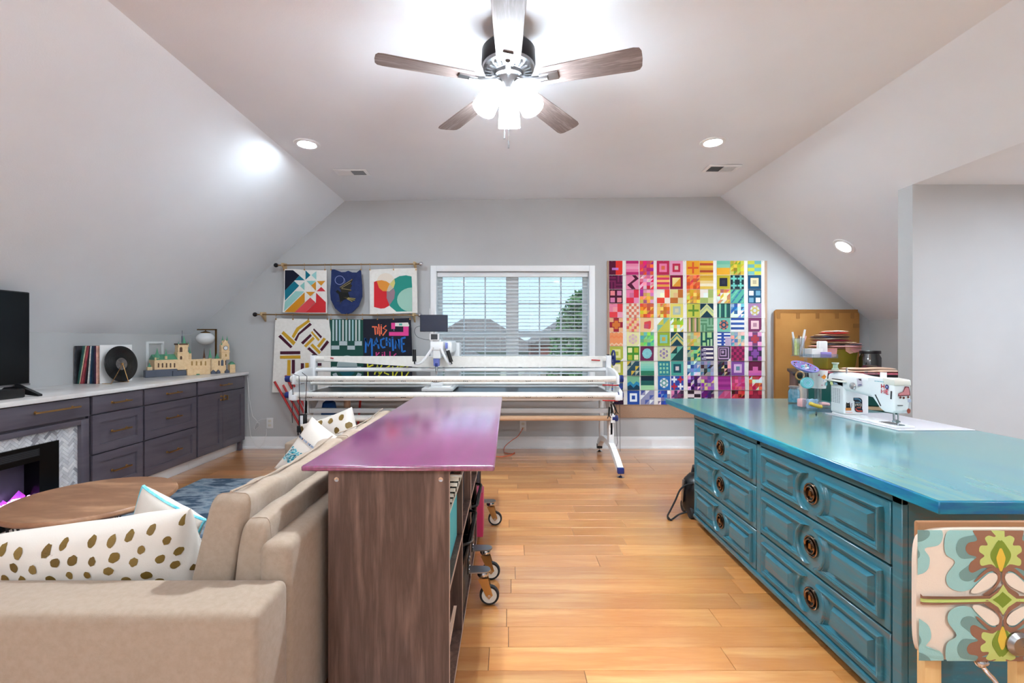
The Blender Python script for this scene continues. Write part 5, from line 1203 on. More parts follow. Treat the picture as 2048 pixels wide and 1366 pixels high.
        R_(.3,0,.5,1,cs[0]); R_(.6,.4,1,1,cs[2])
    elif k_ == 'conc':
        for i in range(6): R_(.06+.06*i,.06+.06*i,.9-.1*i,.9-.1*i,g(i+1))
    elif k_ == 'E':
        for i in range(3): R_(.2,.12+.3*i,.95,.26+.3*i,cs[1]); R_(.05,.18+.3*i,.4,.34+.3*i,cs[2])
    elif k_ == 'T': D.poly([(0,.65),(.32,.65),(.32,.38),(.72,.38),(.72,.65),(1,.65),(1,1),(0,1)], cs[1]); R_(0,.8,1,1,jit(cs[1],14))
    elif k_ == 'cube': D.poly([(.3,.3),(.75,.2),(.8,.28),(.78,.7),(.7,.8),(.28,.75)], cs[1]); D.poly([(.28,.48),(.62,.42),(.6,.78),(.28,.75)], jit(cs[1],40))
    elif k_ == 'zig': D.poly([(0,.5),(.25,.38),(.5,.6),(.75,.38),(1,.5),(1,1),(0,1)], cs[1]); D.poly([(0,.75),(.25,.62),(.5,.85),(.75,.62),(1,.75),(1,1),(0,1)], cs[2])
    elif k_ == 'p4':
        for i in range(2):
            for j in range(2): x, y = .25+.5*i,.25+.5*j; c = cs[1+(i+j) % 2]; R_(x-.07,y-.22,x+.07,y+.22,c); R_(x-.22,y-.07,x+.22,y+.07,c)
    else:   # mix of small scraps
        n = 4
        for i in range(n):
            for j in range(n):
                c = rq.choice(cs); x0, y0, x1, y1 = i/n, j/n, (i+1)/n, (j+1)/n
                if rq.random() < .4: D.poly([(x0,y0),(x1,y0),(x0,y1)], jit(c)); D.poly([(x1,y0),(x1,y1),(x0,y1)], jit(rq.choice(cs)))
                else: D.rect(x0,y0,x1,y1,jit(c))
SP = '''split 5a1030 e0342c b878c4|hb b82468 ee8cac f09cb8 ea78a0 b42466|mix d23868 e2602e b83478 d84078|frame b8264e ee80a6 dd6a48|frame e49ab8 bc2648 dcb8a8|plus e8a02a dc5a2a|hb e8b03a b8482a e8b848 d89c2c b04828 e8b43c|hb 74b89c 88c0a0 e8a82c e8a82c|mix c8b440 b8a838 d4c050 8c9434|chk24 c4c848 70b0b0
rail 54123a 76204e|arrow e88aaa 521430|mix dc2c52 f0a4bc f0c4cc e87898|hb e8a048 d83a60 f0b468 d83a60 e8a048 d83a60|tri1 84143a ecd488 dc9430|mix e87038 dc5430 e88848 d04c38|hb cc9c30 d8ac40 e4c888 ecdcbc e0b850|frame bcac2c 242434 2c3040|p4 1a2c34 70c4b4 6cbcb0|frame 16486a e0d0a8 b8a888
win 4a142c e88890 da80aa|L dc3048 ec80aa e490b4|mix ec90b4 e8b050 b8408c f0a8c0|L e84a34 f0e8d8 efe0d0|L c06a2c e0d088 d8c890|mix dcac30 d49c30 e8c860 c88c34|L a4b468 ece0d4 c8cc8c|mix ecdccc c47858 dcbc50 e8e0d0|diag 58b098 285880 78c8a8 3c7898|win 184c6c ecece0 70a0b8
L e44048 ec88a4 e8a0b4|check ecd4bc dc7860|mix e88a34 dc5434 ecb040 d86a30|mix e4c468 d47c38 e4c870 d88840|frame e0d068 acb8ac d4cca4|plus c0c04c 5c8c30|up 16384a c8cc88 a8b890|vb 185050 80c4a0 285858|mix 74a4d8 2c54a4 ecf0f4 88b4dc|flower a67ca4 d0d0d4 c0b860
cross ecb484 a02438 d87834|check dc6858 e8cc84 ecb0a0|cube ecc490 dc484c|tri2 c8c04c f0f0e4 84bca0|mix a4bc40 4c8830 ecf0e8 d8cc50|vb a4a058 dcb0a0 58743c|rail 84b490 588c68|flower 74bca8 cc7864 2c5c68|hb 3458a0 ecece8 3458a0 ecece8 3458a0 ecece8|frame 7c3860 ecc8cc b88898
chev ec9460 f4c8a4 ec8450|flower e4e0a4 d4b0c0 e0d8a0|mix 78c470 58ac88 a0d068 60b8a0|frame 98b034 84c4b0 cca83c|up 183c4c c8bc70 48887c|mix d0b454 c4c890 a8c084 d4c070|H 185450 a8d898|hash 3050a4 ecf0f0 c0acc8|mix 6890ac e8d0b4 e8b0a0 80a8c0|cross ec9ccc 784878 b84450
frame b0b444 e0dc98 b0b444|win 489030 e4e0a0 a8b438|flower 6c2850 84c4cc 88d0d0|flower ccd0a4 8878a4 d8d0a8|tri2 184444 ccb088 68b4a0|mix 186060 90c890 ccc870 187068|E 383058 ece4e0 9c94b0|conc 2c2038 bc9cc0|check ac2c60 74244c|cross ac58ac 40304c 8850a0
frame acac38 ece4c4 d8d4b8|tri 2c4c5c d0b044 b0b8a4|hb a4d4b4 90d0b8 84ccb8 6cc0ac 2c7c60 347c5c|win3 2c8490 94ccaa|frame 48a094 184c5c d8ccd0|mix 5c94cc ecf0f0 305ca4 78a8d4|mix 9484a4 608cb0 383040 b0a0b8|mix 383040 ecc0a8 74587c 282030|frame 8850a0 dcb8dc 6490a0|T 6c2044 e070b0
mix 2c5890 bcb450 78c4bc 305c98|zig 78b490 2c84ac 183c54|hb 182c3c 182c3c 205c58 205c58 a4d4a4 a8d8a8|flower 2c6cb4 e4e8e8 6898a4|p4 2c48a0 ecf0f4 bc2c40|mix 341440 803c9c ecc0dc 501c60|mix 8448a0 bc68bc ccc888 9860b0|hb a83494 982c84 b03c94 902c80 a83494|mix cc4078 e05c90 d85088 c84080|mix dc3448 ecf0f0 e87850 d44850
hb 2c1430 2c1430|frame 244ca0 ecf0f4 244ca0|tri 9494b4 4c5ca0 ecf0f0|mix 8478ac 3458ac ecf0f0 7080b8|mix cc68a4 70305c d880b0 48284c|chk24 2c1c28 ecdce0|mix 64286c 342434 9484a4 4c2858|tri2 c85080 8868a0 d06898|mix b82c3c 702030 d84050 501820|cross d43450 902440 a82c48'''.split('\n')
onm = ['topmost','second','third','fourth','fifth','sixth','seventh','eighth','ninth','bottom']
hue = ['crimson and orange blocks','plum, pink and orange blocks','pink, rust and navy blocks','red, yellow and blue blocks','red, lime and navy blocks','orange, lime and teal blocks','lime, teal and purple blocks','lime, aqua and violet blocks','green, blue and magenta blocks','navy, lilac and red blocks']
pinm = M['chrome']
for r_ in range(10):
    y0, y1 = BH[r_]; sh = (r_*1.1); rows = SP[r_].split('|')
    c = P(*zq(640, y1), QY); t = thing('quilt_row', '%s pieced quilt row on the felt board with %s' % (onm[r_], hue[r_]), 'quilt row', c, group='pieced quilt rows on the felt board')
    right = 1248+(6 if r_ > 2 else 0)
    # white sashing strip under the blocks, its free end curling
    n = 40; curl = .0 if r_ < 2 else (.012+.002*(r_ % 3))
    def sheet(u, v, y0=y0, y1=y1, sh=sh, curl=curl, right=right):
        x = 66+sh+(right-66-sh)*u; y = y0-1+(y1-y0+3)*v; k_ = max(0,(u-.975)/.025); y2 = y+(8*k_*k_*math.sin(math.pi*v))*0
        q = P(*zq(x-(5*k_*(1-v) if r_ > 2 else 0), y2), QY-.002-.006*v-.004*math.sin(9*u+r_)*v-curl*k_*(math.sin(math.pi*v))); return q
    def surf(x, y, lf, y0=y0, y1=y1, sh=sh, right=right):
        u = (x-66-sh)/(right-66-sh); v = (y-y0+1)/(y1-y0+3); s_ = sheet(u, v); return s_+V((0,-lf,0))
    MB().grid(sheet, n, 5).build('sashing', M['cream'], t, flip=False)
    for i, spc in enumerate(rows):
        x0, x1 = BW[i]; x0 += sh; x1 += sh*.6; w_ = spc.split(); sl = rq.uniform(-3, 3) if r_ > 5 else 0
        cr = [surf(a_, b_, .0022) for a_, b_ in ((x0,y0),(x1,y0),(x1+sl,y1),(x0+sl,y1))]; qa, qb = cr[1]-cr[0], cr[3]-cr[0]     # flat block
        D = Decal(lambda p, lf, o_=cr[0], qa=qa, qb=qb: o_+qa*p[0]+qb*p[1]+V((0,-lf,0)), .00015)
        blk(D, w_[0], w_[1:]); D.build('quilt_block', t)
    for x in (90, 480, 640, 1230): 
        p = surf(x+sh, y0+6, .002); MB().sphere(p, .0035, n=8, m=6).build('pin', pinm, t)
# ---------------------------------------------------------------- teal dresser island
DRX, DRZ = 1.206, .757               # face plane, top surface
DT0, DT1, DTX0, DTX1 = 1.272, 3.49, 1.178, 2.28
tt = thing('worktop', 'large teal-blue stained wooden worktop on the dresser', 'worktop', (1.73,2.4,DRZ-.037))
o = MB().box((DTX0,DT0,DRZ-.037),(DTX1,DT1,DRZ)).build('slab', M['tealedge'], tt, bevel=.003, seg=1)
MB().box((DTX0+.004,DT0+.004,DRZ),(DTX1-.004,DT1-.004,DRZ+.0008)).build('stained_surface', M['tealtop'], tt)
TOPZ = DRZ+.0008
ds = thing('dresser', 'teal distressed dresser with six moulded drawers and ring pulls', 'dresser', (1.6,2.22,0))
dy0, dy1, dxb = 1.425, 3.02, 1.75
MB().box((DRX+.02,dy0,.072),(dxb,dy1,.718)).build('carcass', M['teal'], ds)
for a, b in ((dy0,1.462),(2.226,2.260),(3.008,dy1)): MB().box((DRX,a,.072),(DRX+.0195,b,.718)).build('stile', M['teal'], ds, bevel=.002, seg=1)
MB().box((DRX,dy0,.693),(DRX+.0195,dy1,.7185)).build('top_rail', M['teal'], ds)
m = MB().box((DRX-.008,dy0,.046),(dxb,dy1,.072)); m.build('base_rail', M['teal'], ds, bevel=.006, seg=2)
for x in (DRX+.06, dxb-.06):
    for y in (dy0+.06, dy1-.06): MB().lathe([(.001,0),(.022,0),(.03,.02),(.026,.0455),(.001,.0455)], (x,y,0), 14).build('foot', M['bronze'], ds)
def drawer(y0, y1, z0, z1):
    g = .0025; xf = DRX-.002
    d = MB().box((xf,y0+g,z0+g),(DRX+.018,y1-g,z1-g)).build('drawer_front', M['teal'], ds, bevel=.002, seg=1)
    yc, zc = (y0+y1)/2, (z0+z1)/2; rr_ = .078
    hz = (z1-z0)/2-.026
    for sg in (-1, 1):
        ye = yc+sg*((y1-y0)/2-.030); n = 9
        def outline(ins):
            r_ = rr_+ins; h_ = hz-ins; a0 = math.asin(min(.98, h_/r_)); pts = [(ye-sg*ins, -h_), (ye-sg*ins, h_)]
            for i in range(n+1):
                a = a0-2*a0*i/n; pts.append((yc+sg*r_*math.cos(a), r_*math.sin(a)))
            return pts
        prof = [(0, 0), (.0015, .012), (.006, .016), (.010, .015), (.0125, .010), (.017, .0115), (.0205, .004), (.025, .0)]
        rings = [[V((xf-x_, p[0], zc+p[1])) for p in outline(ins)] for ins, x_ in prof]; L_ = len(rings[0]); m = MB()
        fs = [(i*L_+k_, i*L_+(k_+1) % L_, (i+1)*L_+(k_+1) % L_, (i+1)*L_+k_) for i in range(len(rings)-1) for k_ in range(L_)]
        m.add([v for r__ in rings for v in r__], fs); m.build('panel_moulding', M['teal'], d, ang=50)
        # raised centre block with sloped ends
        ya, yb = sorted((ye-sg*.034, yc+sg*(rr_+.045))); za, zb = zc-hz+.032, zc+hz-.032; bt = .017; e1, e2 = .028, .011
        MB().add([(xf,ya,za),(xf,yb,za),(xf,yb,zb),(xf,ya,zb),(xf-bt,ya+e2,za+e2),(xf-bt,yb-e2,za+e2),(xf-bt,yb-e2,zb-e2),(xf-bt,ya+e2,zb-e2)],
            [(4,5,6,7),(0,1,5,4),(1,2,6,5),(2,3,7,6),(3,0,4,7)]).build('raised_field', M['teal'], d, smooth=False)
    c = V((xf,yc,zc)); k_ = MB()
    for r0, r1, h_ in ((.035,.0425,.007),(.023,.031,.011)):
        k_.lathe([(r0,0),(r0+.001,h_),((r0+r1)/2,h_+.002),(r1-.001,h_),(r1,0)], c, 30, ax=(-1,0,0))
    k_.lathe([(.001,.006),(.012,.007),(.018,.004),(.02,0)], c, 24, ax=(-1,0,0)); kn = k_.build('ring_pull', M['antq'], d, label='antique brass double-ring medallion pull')
    e = MB()
    for dy in (-.006,0,.006): e.tube([c+V((-.009,dy,-.010)), c+V((-.0095,dy*.6,.010))], .0018, 6)
    e.build('medallion', M['brass'], kn)
zs = ((.487,.690),(.275,.484),(.075,.272))
for y0, y1 in ((1.464,2.225),(2.261,3.007)):
    for z0, z1 in zs: drawer(y0, y1, z0, z1)
# legs carrying the far side of the worktop
bs = thing('side_cabinet', 'dark teal support panel under the far side of the worktop', 'cabinet', (2.15,2.3,0))
MB().box((2.10,1.55,0),(2.2,3.3,.7195)).build('body', M['teald'], bs, bevel=.004)
MB().box((2.08,1.53,0),(2.22,3.32,.05)).build('plinth', M['teald'], bs)
MB().box((2.085,1.60,.1),(2.0995,3.25,.66)).build('panel', M['teald'], bs, bevel=.003)
# vacuum beside the dresser foot
vc = thing('canister_vacuum', 'black canister vacuum with braided cord beside the dresser', 'vacuum', (1.27,3.2,0))
def vz(px, py, Y): return P(px, py, Y)
MB().lathe([(.001,0),(.085,0),(.098,.03),(.10,.14),(.085,.21),(.05,.25),(.001,.26)], (1.285,3.17,.035), 22).build('body', M['black'], vc)
MB().prism([(1.186,3.14,.10),(1.195,3.20,.10),(1.205,3.20,.24),(1.198,3.14,.25)], (-.012,-.004,0)).build('panel', M['nickel'], vc, bevel=.004)
for y in (3.12, 3.24): MB().lathe([(.001,-.014),(.038,-.014),(.042,-.008),(.042,.008),(.038,.014),(.001,.014)], (1.225,y,.042), 20, ax=(1,0,0)).build('wheel', M['rubber'], vc)
MB().tube([(1.285,3.12,.27),(1.285,3.15,.325),(1.285,3.22,.325),(1.285,3.25,.26)], .012, 8).build('handle', M['dkgrey'], vc)
pts = [P(a, b, Y) for a, b, Y in ((1386,967,3.1),(1372,970,3.1),(1360,980,3.1),(1351,1000,3.1),(1341,1020,3.1),(1335,1033,3.1),(1341,1040,3.1),(1358,1029,3.1),(1374,1024,3.1))]
pts2 = [P(a, b, 3.08) for a, b in ((1335,1033),(1342,1041),(1356,1046),(1374,1046))]
m = MB(); sp = smooth(pts, 6); q2 = smooth(pts2, 6)
for path in (sp, q2):
    m.tube(path, .006, 6)
    for i, p in enumerate(path[:-1]):
        d_ = (path[i+1]-p); u_ = d_.orthogonal().normalized()*.003
        m.tube([p+u_*1.4, p+d_*.6-u_*1.4], .004, 5)
m.build('braided_cord', M['rubber'], vc, weld=False)
# ---------------------------------------------------------------- chair with floral padded back
ch = thing('folding_chair', 'folded pine chair with retro floral padded panel at the worktop end', 'chair', (1.166,1.15,0))
CYF = 1.10; px0, px1, pz0, pz1 = .964, 1.372, .442, .752
n = 40
def pad(u, v, f):
    return None
def rr_pts(x0, x1, z0, z1, r_, k_=5):
    out = []
    for cx_, cz__, a0 in ((x1-r_, z1-r_, 0),(x0+r_, z1-r_, 90),(x0+r_, z0+r_, 180),(x1-r_, z0+r_, 270)):
        for i in range(k_+1): a = R(a0+90*i/k_); out.append((cx_+r_*math.cos(a), cz__+r_*math.sin(a)))
    return out
def bulge(x, z):
    u = (x-px0)/(px1-px0)*2-1; v = (z-pz0)/(pz1-pz0)*2-1; return .006*max(0,(1-u**8))*max(0,(1-v**8))
m = MB(); N_ = 25
def padf(u, v):
    x = px0+(px1-px0)*u; z = pz0+(pz1-pz0)*v
    uu, vv = u*2-1, v*2-1; k_ = (abs(uu)*abs(vv))**6*.06
    x -= uu*k_*.25; z -= vv*k_*.25
    return V((x, CYF-bulge(x, z), z))
m.grid(padf, N_, N_); ring_ = [(i/(N_-1), 0) for i in range(N_)]+[(1, i/(N_-1)) for i in range(1, N_)]+[(1-i/(N_-1), 1) for i in range(1, N_)]+[(0, 1-i/(N_-1)) for i in range(1, N_-1)]
a = [padf(u, v) for u, v in ring_]; b = [V((p.x, CYF+.012, p.z)) for p in a]; L_ = len(a)
m.add(a+b, [(i, (i+1) % L_, L_+(i+1) % L_, L_+i) for i in range(L_)]+[tuple(range(L_, 2*L_))]); bp_ = m.build('padded_panel', mat('ecru_canvas', (214,196,178), .9, bump=.12, bs=400, spec=.2), ch)
# printed pattern, mirrored about the seam in the middle; drawn in photo pixels at the pad plane
zz = Zm(3.54, 1700, 980)
def pmap(p, lf):
    q = P(p[0], p[1], CYF-.012); x = min(max(q.x, px0+.002), px1-.002); z = min(max(q.z, pz0+.002), pz1-.002); return V((x, CYF-bulge(x, z)-lf-.0012, z))
D = Decal(pmap, .0003)
AX = 1075  # mirror axis (zoomed px)
def dense(pts, st=18):
    out = []
    for i, p in enumerate(pts):
        q = pts[(i+1) % len(pts)]; k_ = max(1, int(math.hypot(q[0]-p[0], q[1]-p[1])/st)); out += [(p[0]+(q[0]-p[0])*j/k_, p[1]+(q[1]-p[1])*j/k_) for j in range(k_)]
    return out
def sm2(pts, n=4):
    out = []; L = len(pts)
    for i in range(L):
        p0, p1, p2, p3 = [V(pts[(i+j-1) % L]) for j in range(4)]
        for k_ in range(n):
            t = k_/n; q = .5*((2*p1)+(p2-p0)*t+(2*p0-5*p1+4*p2-p3)*t*t+(3*p1-p0-3*p2+p3)*t**3); out.append((q.x, q.y))
    return out
def both(pts, c, smo=True):
    p = sm2([V((a, b)) for a, b in pts]) if smo else dense(pts); k0_ = D.k
    D.poly(zz(p), c); D.k = k0_; D.poly(zz([(2*AX-a, b) for a, b in p]), c)
aq, sg_, br, lm, dg, yl, ec = '8fb4ae', '6e8a84', '8a604a', 'b2ba6a', '74842c', 'd2ac40', 'd8c8b6'
for fl_v in (False, True):
    f = (lambda pts: [(a, 1545-b) for a, b in pts]) if fl_v else (lambda pts: pts)
    both(f([(455,300),(560,285),(670,290),(675,350),(640,400),(550,425),(582,490),(570,570),(520,610),(445,600)]), aq)
    both(f([(460,340),(520,290),(585,300),(580,340),(530,375),(475,380)]), sg_); both(f([(450,380),(490,410),(518,460),(505,500),(450,510)]), sg_)
    both(f([(735,290),(860,290),(1000,290),(1070,500),(1060,560),(990,610),(900,690),(800,725),(710,690),(695,610),(755,515),(690,460),(685,360)]), aq)
    both(f([(790,355),(880,330),(960,330),(1040,480),(1060,560),(950,600),(860,650),(800,640),(785,590),(845,540),(890,490),(800,490),(762,430)]), sg_)
    both(f([(900,285),(1075,285),(1075,560),(960,555),(880,590),(850,570),(860,520),(905,480),(850,460),(828,420),(850,380),(915,360)]), br)
    both(f([(1075,560),(1010,530),(940,540),(930,500),(960,470),(925,440),(935,400),(985,395),(970,350),(1000,330),(1040,340),(1075,330)]), lm)
    D.poly(zz(f([(1022,285),(1070,285),(1118,300),(1110,345),(1060,345)])), lm)
    both(f([(1075,365),(1020,420),(1002,470),(1030,530),(1075,580)]), dg); both(f([(1075,418),(1050,460),(1044,500),(1075,582)]), yl)
    both(f([(1060,560),(1070,620),(1062,660),(1010,735),(965,770),(950,740),(1020,690),(1050,640),(1040,590),(990,580),(900,650),(890,640),(975,560),(1040,555)]), br)
    both(f([(990,592),(1040,600),(1045,640),(1000,690),(900,735),(860,720),(920,650)]), ec)
both([(430,737),(520,755),(980,745),(1040,700),(1075,660),(1075,885),(1040,845),(980,797),(520,815),(430,790)], br, False)
both([(430,755),(520,772),(980,765),(1040,720),(1075,665),(1075,880),(1040,825),(980,785),(520,797),(430,780)], lm, False)
D.poly(zz([(1000,772),(1040,745),(1070,715),(1105,745),(1136,772),(1105,800),(1070,830),(1040,800)]), dg)
D.build('floral_print', bp_, attr_mat('floral_cotton', .9, .2, 400))
MB().box((px0+.016,CYF+.0125,pz0+.01),(px1-.016,CYF+.027,pz1+.012)).build('seat_board', M['brownwood'], ch, bevel=.006)
for x in (px0+.066, px1-.066):
    MB().beam((x,CYF+.0395,0.0),(x,CYF+.0395,pz1-.03),.040,.024,(0,1,0)).build('leg', M['pine'], ch, bevel=.003)
    MB().beam((x+(.034 if x < 1.1 else -.034),CYF+.065,0.0),(x+(.034 if x < 1.1 else -.034),CYF+.065,.60),.022,.024,(0,1,0)).build('leg', M['pine'], ch, bevel=.003)
for zb in (.12,): MB().box((px0+.087,CYF+.03,zb),(px1-.087,CYF+.049,zb+.03)).build('stretcher', M['pine'], ch)
hk = MB(); p = P(1960,1325,CYF+.03); hk.sphere(p, .012, n=10, m=8).tube(smooth([p, P(1975,1345,CYF+.03), P(1990,1362,CYF+.03), P(2000,1385,CYF+.03)]), .0055, 8).sphere(p+V((.012,0,.0)), .008, n=8, m=6)
hk.build('metal_hook', M['chrome'], ch)
kb = P(2040,1290,CYF-.02); MB().lathe([(.001,0),(.014,0),(.026,.01),(.028,.018),(.02,.026),(.001,.028)], kb+V((0,.02,0)), 20, ax=(0,-1,0)).build('knob', M['nickel'], ch)
# ---------------------------------------------------------------- sewing machine set in the worktop
smi = MB().box((1.888,2.25,TOPZ),(2.26,2.775,TOPZ+.005)).build('machine_insert', mat('frosted_acrylic', (226,222,228), .25), label='white acrylic insert plate around the sewing machine', cat='insert plate', bevel=.002)
BZ0 = TOPZ+.0055
sm_ = thing('sewing_machine', 'white sewing machine covered with stickers on the worktop', 'sewing machine', (1.97,2.5,BZ0))
MX0, MX1 = 1.892, 2.033; HX1 = 1.976
MB().box((MX0+.008,2.28,BZ0),(HX1+.02,2.735,BZ0+.012)).build('bed', M['white'], sm_, bevel=.004)
MB().box((MX0,2.62,BZ0+.0125),(MX1,2.735,.985)).build('column', M['white'], sm_, bevel=.012, seg=3)
# arm: swept along y with a slight belly
def armsec(y, z0, z1, x0, x1, r_=.02):
    return [(x, y, z) for x, z in rr_pts(x0, x1, z0, z1, r_, 4)]
secs = [armsec(2.765,.945,1.0,MX0+.01,MX1-.02), armsec(2.72,.93,1.008,MX0,MX1-.01), armsec(2.62,.912,1.008,MX0,MX1-.02), armsec(2.53,.905,1.004,MX0+.004,HX1+.01), armsec(2.42,.895,1.0,MX0+.003,HX1)]
L_ = len(secs[0]); m = MB().add([p for s_ in secs for p in s_], [(i*L_+k_, i*L_+(k_+1) % L_, (i+1)*L_+(k_+1) % L_, (i+1)*L_+k_) for i in range(len(secs)-1) for k_ in range(L_)]+[tuple(range(L_)), tuple((len(secs)-1)*L_+k_ for k_ in range(L_))])
m.build('arm', M['white'], sm_)
# head: tapered front, seen from its side
hp = [(2.455,1.0),(2.37,1.006),(2.285,1.0),(2.28,.85),(2.292,.836),(2.345,.836),(2.37,.848),(2.44,.92)]
MB().prism([(MX0+.002,y,z) for y, z in hp], (HX1-MX0-.004,0,0)).build('head', M['white'], sm_, bevel=.012, seg=3)
MB().prism([(MX0+.0,2.355,1.008),(MX0,2.282,1.002),(MX0,2.278,.972),(MX0,2.355,.972)], (HX1-MX0,0,0)).build('head_cap', M['offwhite'], sm_, bevel=.006)
MB().cyl((1.935,2.40,1.003),(1.935,2.40,1.03),.014,n=16).build('tension_knob', M['white'], sm_)
MB().box((MX0-.022,2.60,.958),(MX1+.01,2.755,.968)).build('spool_shelf', M['offwhite'], sm_, bevel=.004)
MB().cyl((1.905,2.71,.968),(1.905,2.71,1.012),.011,n=14).lathe([(.001,0),(.03,0),(.03,.004),(.012,.012),(.001,.012)], (1.905,2.71,1.010), 18).build('spool_stand', M['clear'], sm_)
MB().cyl((1.92,2.64,.968),(1.92,2.64,1.04),.004,n=8).build('spool_pin', M['chrome'], sm_)
MB().cyl((1.97,2.56,1.01),(1.97,2.56,1.025),.008,n=10).box((1.96,2.50,1.012),(1.985,2.53,1.022)).build('bobbin_winder', M['clear'], sm_)
th = MB(); th.lathe([(.001,0),(.018,0),(.018,.005),(.012,.012),(.012,.03),(.018,.037),(.018,.042),(.001,.042)], (1.905,2.71,1.0235), 18)
th.build('thread_spool', mat('green_thread', (92,150,84), .8, col2=(226,230,220), ns=12), label='green and white thread spool standing on the sewing machine', cat='spool')
nx = 1.937; MB().cyl((nx,2.312,.837),(nx,2.312,.778),.004,n=8).cyl((nx-.014,2.32,.837),(nx-.014,2.32,.788),.005,n=8).box((nx-.02,2.305,.788),(nx+.006,2.325,.796)).build('needle_bar', M['chrome'], sm_)
MB().lathe([(.001,-.008),(.009,-.008),(.009,.008),(.001,.008)], (nx-.02,2.30,.796), 14, ax=(0,1,0)).build('needle_clamp', M['chrome'], sm_)
MB().box((nx-.018,2.285,BZ0+.0135),(nx+.012,2.335,BZ0+.0165)).cyl((nx-.004,2.31,BZ0+.015),(nx-.004,2.31,.79),.004,n=8).build('presser_foot', M['chrome'], sm_)
MB().box((nx-.03,2.322,BZ0+.012),(nx+.03,2.40,BZ0+.0132)).build('throat_plate', M['chrome'], sm_)
MB().tube([(MX0,2.298,.945),(MX0,2.30,.905)], .0035, 6).build('thread_slot', M['dkgrey'], sm_)
MB().tube([(MX0+.001,2.40,.915),(MX0+.001,2.365,.862)], .003, 6).build('thread_slot', M['dkgrey'], sm_)
MB().box((MX0+.015,2.277,.875),(MX0+.04,2.281,.878)).build('thread_cutter', M['dkgrey'], sm_)
# display pod under the arm front and dial
MB().lathe([(.001,0),(.02,0),(.018,.006),(.001,.007)], (MX0-.0,2.555,.945), 20, ax=(-1,0,0)).build('dial', M['chrome'], sm_)
# -- stickers: side facing the room (-x) and the end of the column (-y)
def sx(p, lf): return V((MX0-.0012-lf, p[0], p[1]))       # (y, z) on the room side
def sy(p, lf): return V((p[0], 2.6185-lf, p[1]))          # (x, z) on the column end
def sh_(p, lf): return V((p[0], 2.2785-lf, p[1]))         # (x, z) on the head end
D = Decal(sx, .0002)
for i in range(5):
    for j in range(10): D.rect(2.722-.018*i-.010, .915-.0085*j, 2.722-.018*i, .919-.0085*j, '8c8c94')
D.poly(circ(2.706,.947,.013,14), 'e6e29a'); D.poly([(2.70,.955),(2.66,.951),(2.655,.944),(2.69,.939)], '9fb2c8'); D.line([(2.695,.954),(2.687,.947),(2.69,.94)], .004, '2c3848')
D.build('side_sticker', sm_, STICK)
D = Decal(sx, .0002); x0 = 2.365
def letter(strk, oy, oz, s_, c, w_=.0052): D.polys([stroke([(oy-a*s_, oz+b*s_) for a, b in p], w_) for p in strk], c)
s_ = .021; y0 = 2.358
letter([[(0,0),(0,1)],[(.8,0),(.8,1)],[(0,.5),(.8,.5)]], y0, .953, s_, 'c8283c'); D.poly(circ(y0-.035,.9635,.0115,14), '3c3c78'); D.poly(circ(y0-.035,.9635,.005,8), 'b8c0e0')
letter([[(0,0),(0,1),(.45,.4),(.9,1),(.9,0)]], y0, .928, s_, 'c8283c'); letter([[(0,0),(0,1)],[(0,1),(.7,1)],[(0,.5),(.6,.5)],[(0,0),(.7,0)]], y0-.029, .928, s_, 'c8283c')
for i in range(8): D.rect(2.40-.008*i-.005,.984,2.40-.008*i,.988,'3aa6b4')
D.build('home_sticker', sm_, STICK)
D = Decal(sy, .0002); cx_ = MX0+.012
D.rect(cx_-.006,.800,cx_+.026,.815,'c47c3a'); D.poly([(cx_-.004,.815),(cx_-.004,.835),(cx_-.001,.848),(cx_+.003,.842),(cx_+.012,.842),(cx_+.016,.848),(cx_+.019,.835),(cx_+.022,.815)], '18181c'); D.line([(cx_+.026,.815),(cx_+.029,.83),(cx_+.027,.838),(cx_+.032,.841)], .003, '18181c')
D.polys([circ(cx_+.002,.831,.0014,6), circ(cx_+.011,.831,.0014,6)], 'd8c860')
for i in range(9): D.rect(cx_-.006+.0042*i,.786,cx_-.003+.0042*i,.792,'e8b8b0')
D.build('cat_sticker', sm_, STICK)
D = Decal(sy, .0002); a = MX0+.050
D.poly([(a,.872)]+[(a+.030+.020*math.sin(R(q)), .852+.020*math.cos(R(q))) for q in range(0,91,15)]+[(a+.05,.808),(a+.053,.803),(a+.053,.790)]+[(a+.025-.018*math.sin(R(q)), .808-.018*math.cos(R(q))) for q in range(0,91,15)]+[(a+.007,.852),(a,.856)], '1c2430')
D.poly([(a+.003,.868),(a+.028,.868),(a+.040,.862),(a+.046,.85),(a+.041,.85),(a+.034,.858),(a+.026,.862),(a+.003,.862)], '4c84a0')
D.poly([(a+.010,.812),(a+.014,.800),(a+.024,.794),(a+.050,.794),(a+.050,.800),(a+.026,.801),(a+.018,.806),(a+.015,.814)], 'c85040')
def dig(strk, ox, oz, w2, h2, c): D.polys([stroke([(ox+p*w2, oz+q_*h2) for p, q_ in st_], .0024) for st_ in strk], c)
for i, g_ in enumerate(([[(.5,0),(.5,1)]], [[(1,.5),(0,.5),(0,1),(1,1),(1,0),(0,0)]], [[(0,1),(1,1),(.4,0)]], [[(0,1),(1,1),(1,.5),(.2,.5)],[(1,.5),(1,0),(0,0)]])): dig(g_, a+.009+.0095*i, .825, .006, .013, 'ece0c8')
for i in range(5): D.rect(a+.011+.0055*i,.843,a+.0145+.0055*i,.848,'8fb4c4')
for i in range(4): D.rect(a+.018+.006*i,.814,a+.022+.006*i,.819,'d86850')
D.build('year_sticker', sm_, STICK)
D = Decal(sh_, .0002); a = MX0+.006
